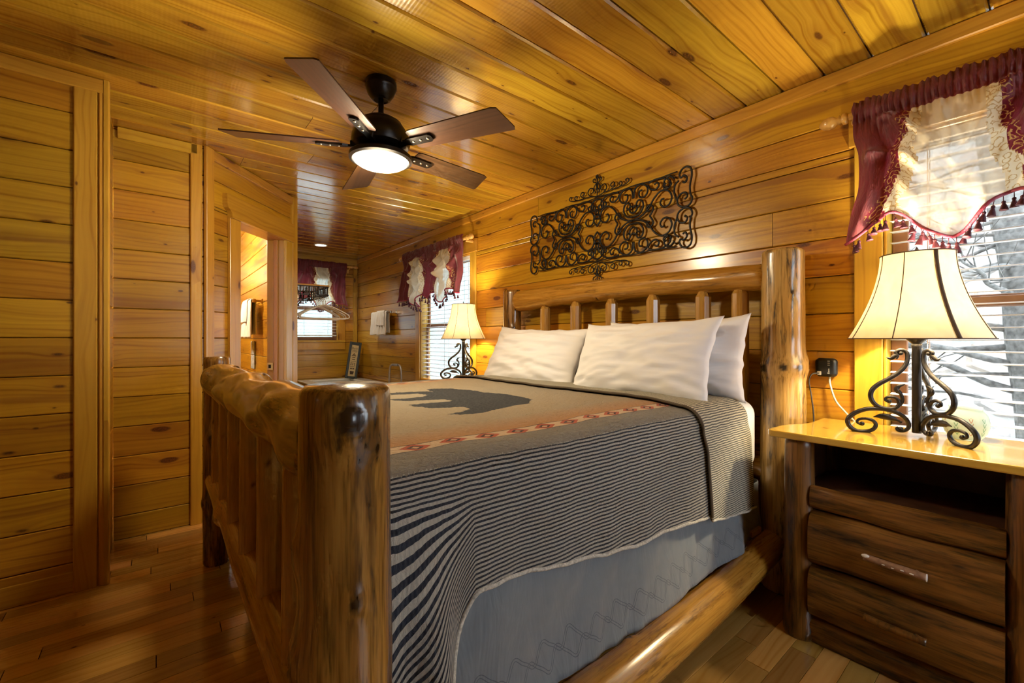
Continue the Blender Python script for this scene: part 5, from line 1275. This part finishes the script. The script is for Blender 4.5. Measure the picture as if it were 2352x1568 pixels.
def hanger_mesh():
    b = B(); w = 0.215; r = 0.0052
    hk = [(0.020, 0, 0.012), (0.024, 0, 0.024), (0.016, 0, 0.040), (0, 0, 0.046), (-0.016, 0, 0.040), (-0.022, 0, 0.026), (-0.012, 0, 0.008), (0, 0, -0.008), (0, 0, -0.045)]
    hk = [(x, y, z-0.0395) for x, y, z in hk]
    b.tube(catmull(hk, 5), 0.0034, 6); z0 = -0.085
    body = [(0, 0, z0), (0.05, 0, z0-0.012), (0.10, 0, z0-0.034), (0.155, 0, z0-0.060), (w-0.012, 0, z0-0.088), (w+0.002, 0, z0-0.105), (w-0.006, 0, z0-0.124), (0.15, 0, z0-0.128), (0, 0, z0-0.128)]
    full = body + [(-x, y, z) for x, y, z in body[-2:0:-1]]
    b.tube(catmull(full, 5, closed=True) + [Vector(full[0])], r, 6, flat=1.0)
    return b
HM = None
for k in range(7):
    if HM is None: o = hanger_mesh().build('coat_hanger', M_HANG, None, True); HM = o.data
    else: o = mko('coat_hanger', HM)
    o.location = (D1.x+0.30, 4.36+0.030+0.052*k, 1.602); o.rotation_euler = (0, radians(1.5*sin(k*2.1)), radians(-8+3.5*k+6*sin(k*1.7)))
    setp(o, 'white plastic coat hanger, ' + ('nearest', 'second nearest', 'third nearest', 'fourth nearest', 'fifth nearest', 'second to last', 'last')[k] + ' on the coat shelf rail', 'hanger', 'white coat hangers on the shelf rail')
# ---- towels
def towelmat(name, c):
    m, nt, bs = newmat(name); t = NT(nt); tc = t.n('ShaderNodeTexCoord'); nz = t.noise(tc.outputs['Object'], 240, 2.0)
    bs.inputs['Base Color'].default_value = (*c, 1); bs.inputs['Roughness'].default_value = 0.95; bs.inputs['Sheen Weight'].default_value = 0.5; t.l(t.bump(nz, 0.5, 0.004), bs.inputs['Normal']); return m
M_TOWEL = towelmat('white_terry', (0.80, 0.79, 0.80))
def drape(name, w, drop, thick, gap, seed, parent, x0=0.0, backdrop=None):
    """towel folded over a bar (bar along x at z=0), front towards -y"""
    bd = backdrop or drop*0.9; prof = []
    n = 22
    for k in range(n+1): prof.append((gap, -bd + bd*k/n))
    for k in range(1, 10): a = pi*k/10; prof.append((gap*cos(a), gap*sin(a)))
    for k in range(n+1): prof.append((-gap - 0.012*(k/n), -drop*k/n))
    v, f = [], []; nx = 46
    for i in range(nx+1):
        x = w*i/nx - w/2
        for j, (y, z) in enumerate(prof):
            t = min(1.0, max(0.0, -z/drop)); fo = 0.010*sin(x*2*pi/0.085+seed+1.2*vnoise(x*8, seed)) + 0.006*vnoise(x*30, t*3, seed)
            sgn = -1 if y < 0 else 1
            v.append((x0 + x*(1+0.06*t) + 0.006*vnoise(t*4, x*9, seed), y + sgn*fo*(0.3+0.7*t)*(1 if sgn < 0 else 0.25) if z < 0 else y, z + 0.006*vnoise(x*12, seed+3)*t))
    m = len(prof)
    for i in range(nx):
        for j in range(m-1): f.append((i*m+j, i*m+j+1, (i+1)*m+j+1, (i+1)*m+j))
    o = mk(name, v, f, M_TOWEL, parent, True); s = o.modifiers.new('thick', 'SOLIDIFY'); s.thickness = thick; s.offset = 1; return o
M_CHROME = plain('brushed_chrome', (0.62, 0.60, 0.58), 0.2, 1.0)
def towel_bar(loc, rz, w, label, tl, mat, seed, dims, second):
    T = empty('towel_bar', loc, rz, label, 'towel bar', 'wall towel bars')
    b = B(); b.tube([(-w/2, -0.07, 0), (w/2, -0.07, 0)], 0.008, 10); b.build('bar', mat, T, True)
    for s in (-1, 1):
        b = B(); b.cbox((s*w/2-0.014, -0.085, -0.018), (s*w/2+0.014, -0.055, 0.018), 0.004); b.cbox((s*w/2-0.009, -0.06, -0.010), (s*w/2+0.009, -0.008, 0.010), 0.002); b.cbox((s*w/2-0.02, -0.010, -0.024), (s*w/2+0.02, 0.0, 0.024), 0.003); b.build('mount', mat, T)
    t = empty('hanging_towel', (0, 0, 0), 0, tl, 'towel', 'folded white towels'); t.location = Matrix.Rotation(rz, 3, 'Z') @ Vector((0, -0.07, 0.0)) + Vector(loc); t.rotation_euler = (0, 0, rz)
    drape('bath_towel', dims[0], dims[1], 0.008, 0.017, seed, t, dims[2]); drape('hand_towel', second[0], second[1], 0.007, 0.029, seed+2, t, second[2])
towel_bar((XR, 5.78, 1.545), -pi/2, 0.66, 'chrome towel bar on the wall past the tall window', 'folded white towels over the chrome bar beside the tall window', M_CHROME, 1.0, (0.50, 0.30, -0.05), (0.26, 0.17, 0.02))
towel_bar((XBATH, 5.15, 1.56), -pi/2, 0.60, 'towel bar inside the bright bathroom', 'white towels hanging inside the bathroom doorway', M_BRASS, 5.0, (0.50, 0.36, 0.02), (0.30, 0.20, -0.04))
# weathered plaque under the bathroom towel
pq = empty('wall_plaque', (XBATH, 5.33, 1.02), -pi/2, 'weathered grey two-board plaque hung under the bathroom towel', 'plaque')
M_WEATH = plain('weathered_grey_paint', (0.40, 0.44, 0.48), 0.8, var=0.35, bscale=40, bumpn=0.4)
for k in range(2):
    board(pq, 'plaque_board', (-0.10, -0.014, -0.145+k*0.148), (0.10, -0.001, -0.003+k*0.148), M_WEATH)
# ---- whirlpool tub deck in the far corner, hidden behind the bed, with its grab handle and sign
tub = empty('tub', (2.0, 6.0, 0), 0, 'boxed-in bath tub in the far corner', 'bath tub')
M_ACR = plain('white_acrylic', (0.82, 0.82, 0.80), 0.2, coat=0.6)
b = B(); x0, x1, y0, y1, zt = -0.42, 0.45, -0.95, 0.88, 0.56
b.box((x0, y0, 0), (x1, y0+0.05, zt)); b.box((x0, y0, 0), (x0+0.05, y1, zt)); b.build('surround', M_TRIM, tub)
b = B(); pr = []
rim = [(0.40*cos(a)*(abs(cos(a))**-0.35 if abs(cos(a)) > 0.05 else 1), 0.84*sin(a)) for a in [2*pi*k/40 for k in range(40)]]
b.cbox((x0, y0, zt), (x1, y0+0.16, zt+0.03), 0.008); b.cbox((x0, y1-0.16, zt), (x1, y1, zt+0.03), 0.008); b.cbox((x0, y0+0.15, zt), (x0+0.13, y1-0.15, zt+0.03), 0.008); b.cbox((x1-0.16, y0+0.15, zt), (x1, y1-0.15, zt+0.03), 0.008)
b.box((x0+0.12, y0+0.15, 0.15), (x1-0.15, y1-0.15, 0.17)); b.box((x0+0.11, y0+0.15, 0.15), (x0+0.13, y1-0.15, zt)); b.box((x1-0.17, y0+0.15, 0.15), (x1-0.15, y1-0.15, zt)); b.box((x0+0.12, y0+0.13, 0.15), (x1-0.15, y0+0.16, zt)); b.box((x0+0.12, y1-0.16, 0.15), (x1-0.15, y1-0.13, zt)); b.build('basin', M_ACR, tub)
gh = empty('grab_rail', (2.30, 5.12, 0.59), radians(-62), 'grey metal loop grab rail on the tub edge', 'grab rail')
b = B(); b.tube(catmull([(-0.092, 0, 0.0), (-0.088, 0, 0.18), (-0.075, 0, 0.255), (-0.045, 0, 0.275), (0.045, 0, 0.275), (0.075, 0, 0.255), (0.088, 0, 0.18), (0.092, 0, 0.0)], 6), 0.0125, 10); b.build('loop', plain('grey_metal', (0.45, 0.43, 0.42), 0.35, 0.6), gh, True)
b = B(); b.tube([(-0.045, 0, 0.275), (0.045, 0, 0.275)], 0.0155, 12); b.build('grip', plain('grey_foam_grip', (0.28, 0.28, 0.30), 0.8), gh, True)
# sign leaning in the corner
SGL = 0.56
sg = empty('bath_sign', (2.255, 6.60, 0.59), 0, 'narrow dark-framed Bath sign leaning in the far corner', 'sign'); sg.rotation_euler = (radians(-8), radians(9), radians(-12))
M_SGF = plain('black_green_frame', (0.022, 0.03, 0.03), 0.4); M_SGP = plain('cream_print', (0.62, 0.50, 0.28), 0.7, var=0.1, bscale=30); M_INK = plain('brown_ink', (0.07, 0.04, 0.025), 0.8)
for a, c in (((-0.085, -0.012, 0), (-0.05, 0.012, SGL)), ((0.05, -0.012, 0), (0.085, 0.012, SGL)), ((-0.05, -0.012, 0), (0.05, 0.012, 0.04)), ((-0.05, -0.012, SGL-0.045), (0.05, 0.012, SGL))): board(sg, 'frame', a, c, M_SGF)
pn = board(sg, 'print', (-0.05, -0.006, 0.04), (0.05, 0.006, SGL-0.045), M_SGP, 0.0005)
fc = bpy.data.curves.new('lettering', 'FONT'); fc.body = 'Bath'; fc.size = 0.050; fc.align_x = 'CENTER'; fc.extrude = 0.0003; fc.materials.append(M_INK)
o = text_mesh('lettering', fc); o.parent = sg; o.location = (0, -0.0068, SGL-0.112); o.rotation_euler = (pi/2, 0, 0)
b = B(); fr = frame((0, -0.0062, 0), (1, 0, 0), (0, 0, 1), (0, -1, 0))
def bar(x0, x1, z0, z1): b.prism([(x0, z0), (x1, z0), (x1, z1), (x0, z1)], 0, 0.0006, fr)
for z in (0.425, 0.408, 0.262, 0.182): bar(-0.036, 0.036, z, z+0.006)
for k in range(3):
    for j in range(3-k): bar(-0.033+0.011*k+j*0.022, -0.014+0.011*k+j*0.022, 0.345+k*0.015, 0.357+k*0.015)
for j in range(3):
    for k in range(2): bar(-0.032+j*0.025, -0.020+j*0.025, 0.205+k*0.024, 0.222+k*0.024)
for z in (0.318, 0.290): bar(-0.022, 0.022, z, z+0.012)
for j in range(2): bar(-0.030+j*0.033, -0.004+j*0.033, 0.145, 0.163)
b.prism([(-0.03, 0.115), (0.03, 0.115), (0.022, 0.068), (-0.022, 0.068)], 0, 0.0006, fr)
b.build('printed_marks', M_INK, sg)
# bathroom ceiling light
bl = empty('bathroom_light', (0.05, 5.35, ZC), 0, 'small glowing dome light on the bathroom ceiling', 'ceiling light')
b = B(); b.lathe([(0.12, 0), (0.12, -0.02), (0.11, -0.025)], 28); b.build('base', M_BRASS, bl, True)
b = B(); b.lathe([(0.11, -0.022), (0.10, -0.05), (0.06, -0.075), (0.0005, -0.082)], 28, cap=False); b.build('dome', emis('bath_dome', (1, 0.9, 0.66), 4.0), bl, True)
lamp_light('bathroom_bulb', 'POINT', (0, 0, -0.16), 110, (1.0, 0.86, 0.58), 0.1, parent=bl)
# ================================================================== outside
def stonemat():
    m, nt, bs = newmat('pale_fieldstone'); t = NT(nt); tc = t.n('ShaderNodeTexCoord'); oi = t.n('ShaderNodeObjectInfo'); R = oi.outputs['Random']
    p = t.vmath('ADD', tc.outputs['Object'], t.comb(t.math('MULTIPLY', R, 50.0), 0.0, 0.0)); nz = t.noise(p, 9, 4.0, 0.6)
    a = t.ramp(R, [(0.0, (0.50, 0.42, 0.36)), (0.35, (0.52, 0.47, 0.42)), (0.7, (0.40, 0.37, 0.36)), (1.0, (0.56, 0.44, 0.34))])
    t.l(t.mix(t.ramp(nz, [(0.3, 0.0), (0.75, 1.0)]), a, (0.30, 0.27, 0.26)), bs.inputs['Base Color']); bs.inputs['Roughness'].default_value = 0.9; t.l(t.bump(nz, 0.6, 0.03), bs.inputs['Normal']); return m
M_STONE = stonemat(); M_MORT = plain('mortar', (0.46, 0.45, 0.43), 0.95, var=0.1, bscale=30)
b = B(); b.box((6.06, -3.2, -0.3), (6.4, 5.4, 3.6)); rw = setp(b.build('retaining_wall', M_MORT), 'pale fieldstone retaining wall outside the near window', 'stone wall', kind='structure')
rg = random.Random(77); z = -0.3; nst = 0
while z < 3.5:
    h = 0.24 + rg.random()*0.16; y = -3.2 - rg.random()*0.3
    while y < 5.4:
        w = 0.28 + rg.random()*0.42; n = 7 + rg.randrange(3); poly = []
        for k in range(n):
            a = 2*pi*(k+0.4*rg.random())/n; ca, sa = cos(a), sin(a); q = max(abs(ca), abs(sa))**0.75
            poly.append((0.5*(w-0.02)*ca/q, 0.5*(h-0.015)*sa/q))
        bb = B(); d = 0.03+0.05*rg.random(); v = [Vector((x_, y_, 0)) for x_, y_ in poly] + [Vector((x_*0.82, y_*0.8, d)) for x_, y_ in poly]
        bb.add(v, [tuple(range(n, 2*n))] + [(i, (i+1) % n, n+(i+1) % n, n+i) for i in range(n)])
        o = bb.build('stone', M_STONE); o.matrix_world = frame((6.062, y+w/2, z+h/2), (0, -1, 0), (0, 0, 1), (-1, 0, 0)); o.parent = rw; nst += 1
        y += w
    z += h
b = B(); b.box((2.72, -6, -0.5), (14, 14, -0.3)); b.box((-8, 7.2, -0.5), (2.72, 16, -0.3)); b.box((-8, -10, -0.5), (2.72, -2.0, -0.3)); setp(b.build('ground_outside', plain('winter_ground', (0.62, 0.64, 0.60), 0.95, var=0.15, bscale=6)), 'pale winter ground outside the windows', 'ground', kind='structure')
M_BARK = plain('grey_bark', (0.17, 0.165, 0.155), 0.9, var=0.45, bscale=30, bumpn=0.6)
tree = empty('bare_tree', (4.35, -0.03, -0.3), 0, 'bare grey tree outside the near window', 'tree')
b = B(); b.tube(catmull([(0.05, -0.02, 0), (0.03, 0, 0.9), (0.0, 0.06, 1.5), (0.02, 0.10, 2.0), (0.0, 0.20, 2.7), (0, 0.34, 4.2)], 6), [0.17-0.002*k for k in range(31)], 12); b.build('trunk', M_BARK, tree, True)
rg = random.Random(5)
for k in range(16):
    z0 = 1.0+rg.random()*1.9; a = radians(50+rg.random()*110); L = 0.7+rg.random()*0.9; el = -0.25+rg.random()*0.6
    p = Vector((0.02, 0.05+0.05*(z0-1), z0)); d = Vector((cos(a)*0.5, sin(a), el)); pts = [p]
    for q in range(7): d = (d + Vector((rg.uniform(-.3,.3), rg.uniform(-.25,.25), rg.uniform(-.3,.3)))).normalized(); pts.append(pts[-1]+d*L/6)
    b = B(); cp = catmull(pts, 3); n = len(cp); r0 = 0.010+0.016*rg.random(); b.tube(cp, [r0*(1-0.8*i/n) for i in range(n)], 6)
    for q in range(2, 7):
        for s in (-1, 1):
            e = (d + Vector((rg.uniform(-.5,.5), rg.uniform(-.3,.6)*s, rg.uniform(-.8,.8)))).normalized(); P0 = pts[q]; tw = [P0, P0+e*0.16, P0+e*0.30+Vector((0, 0.03*s, 0.04*rg.uniform(-1,1))), P0+e*0.46+Vector((0, 0.05*s, 0.08*rg.uniform(-1,1)))]
            b.tube(tw, [0.0045, 0.0035, 0.0025, 0.001], 5)
    b.build('branch', M_BARK, tree, True)
b = B(); b.add([(-6, 12, -0.5), (22, 12, -0.5), (22, 17, 9), (-6, 17, 9), (-6, 17.5, -0.5), (22, 17.5, -0.5)], [(0, 1, 2, 3), (0, 3, 4), (1, 5, 2), (3, 2, 5, 4), (0, 4, 5, 1)])
setp(b.build('added_bank', plain('pale_added_bank', (0.17, 0.215, 0.205), 0.95, var=0.12, bscale=0.6)), 'pale bank added beyond the far windows to cut their sky glare', 'added_bank', kind='structure')  # added bank, hides bright sky so the far windows don't blow out
# porch post outside the far window
b = B(); b.cbox((1.55, 7.75, -0.3), (1.72, 7.92, 3.2), 0.01); setp(b.build('porch_post', plain('grey_green_post', (0.42, 0.46, 0.42), 0.8, var=0.1, bscale=15)), 'pale porch post outside the small far window', 'post')
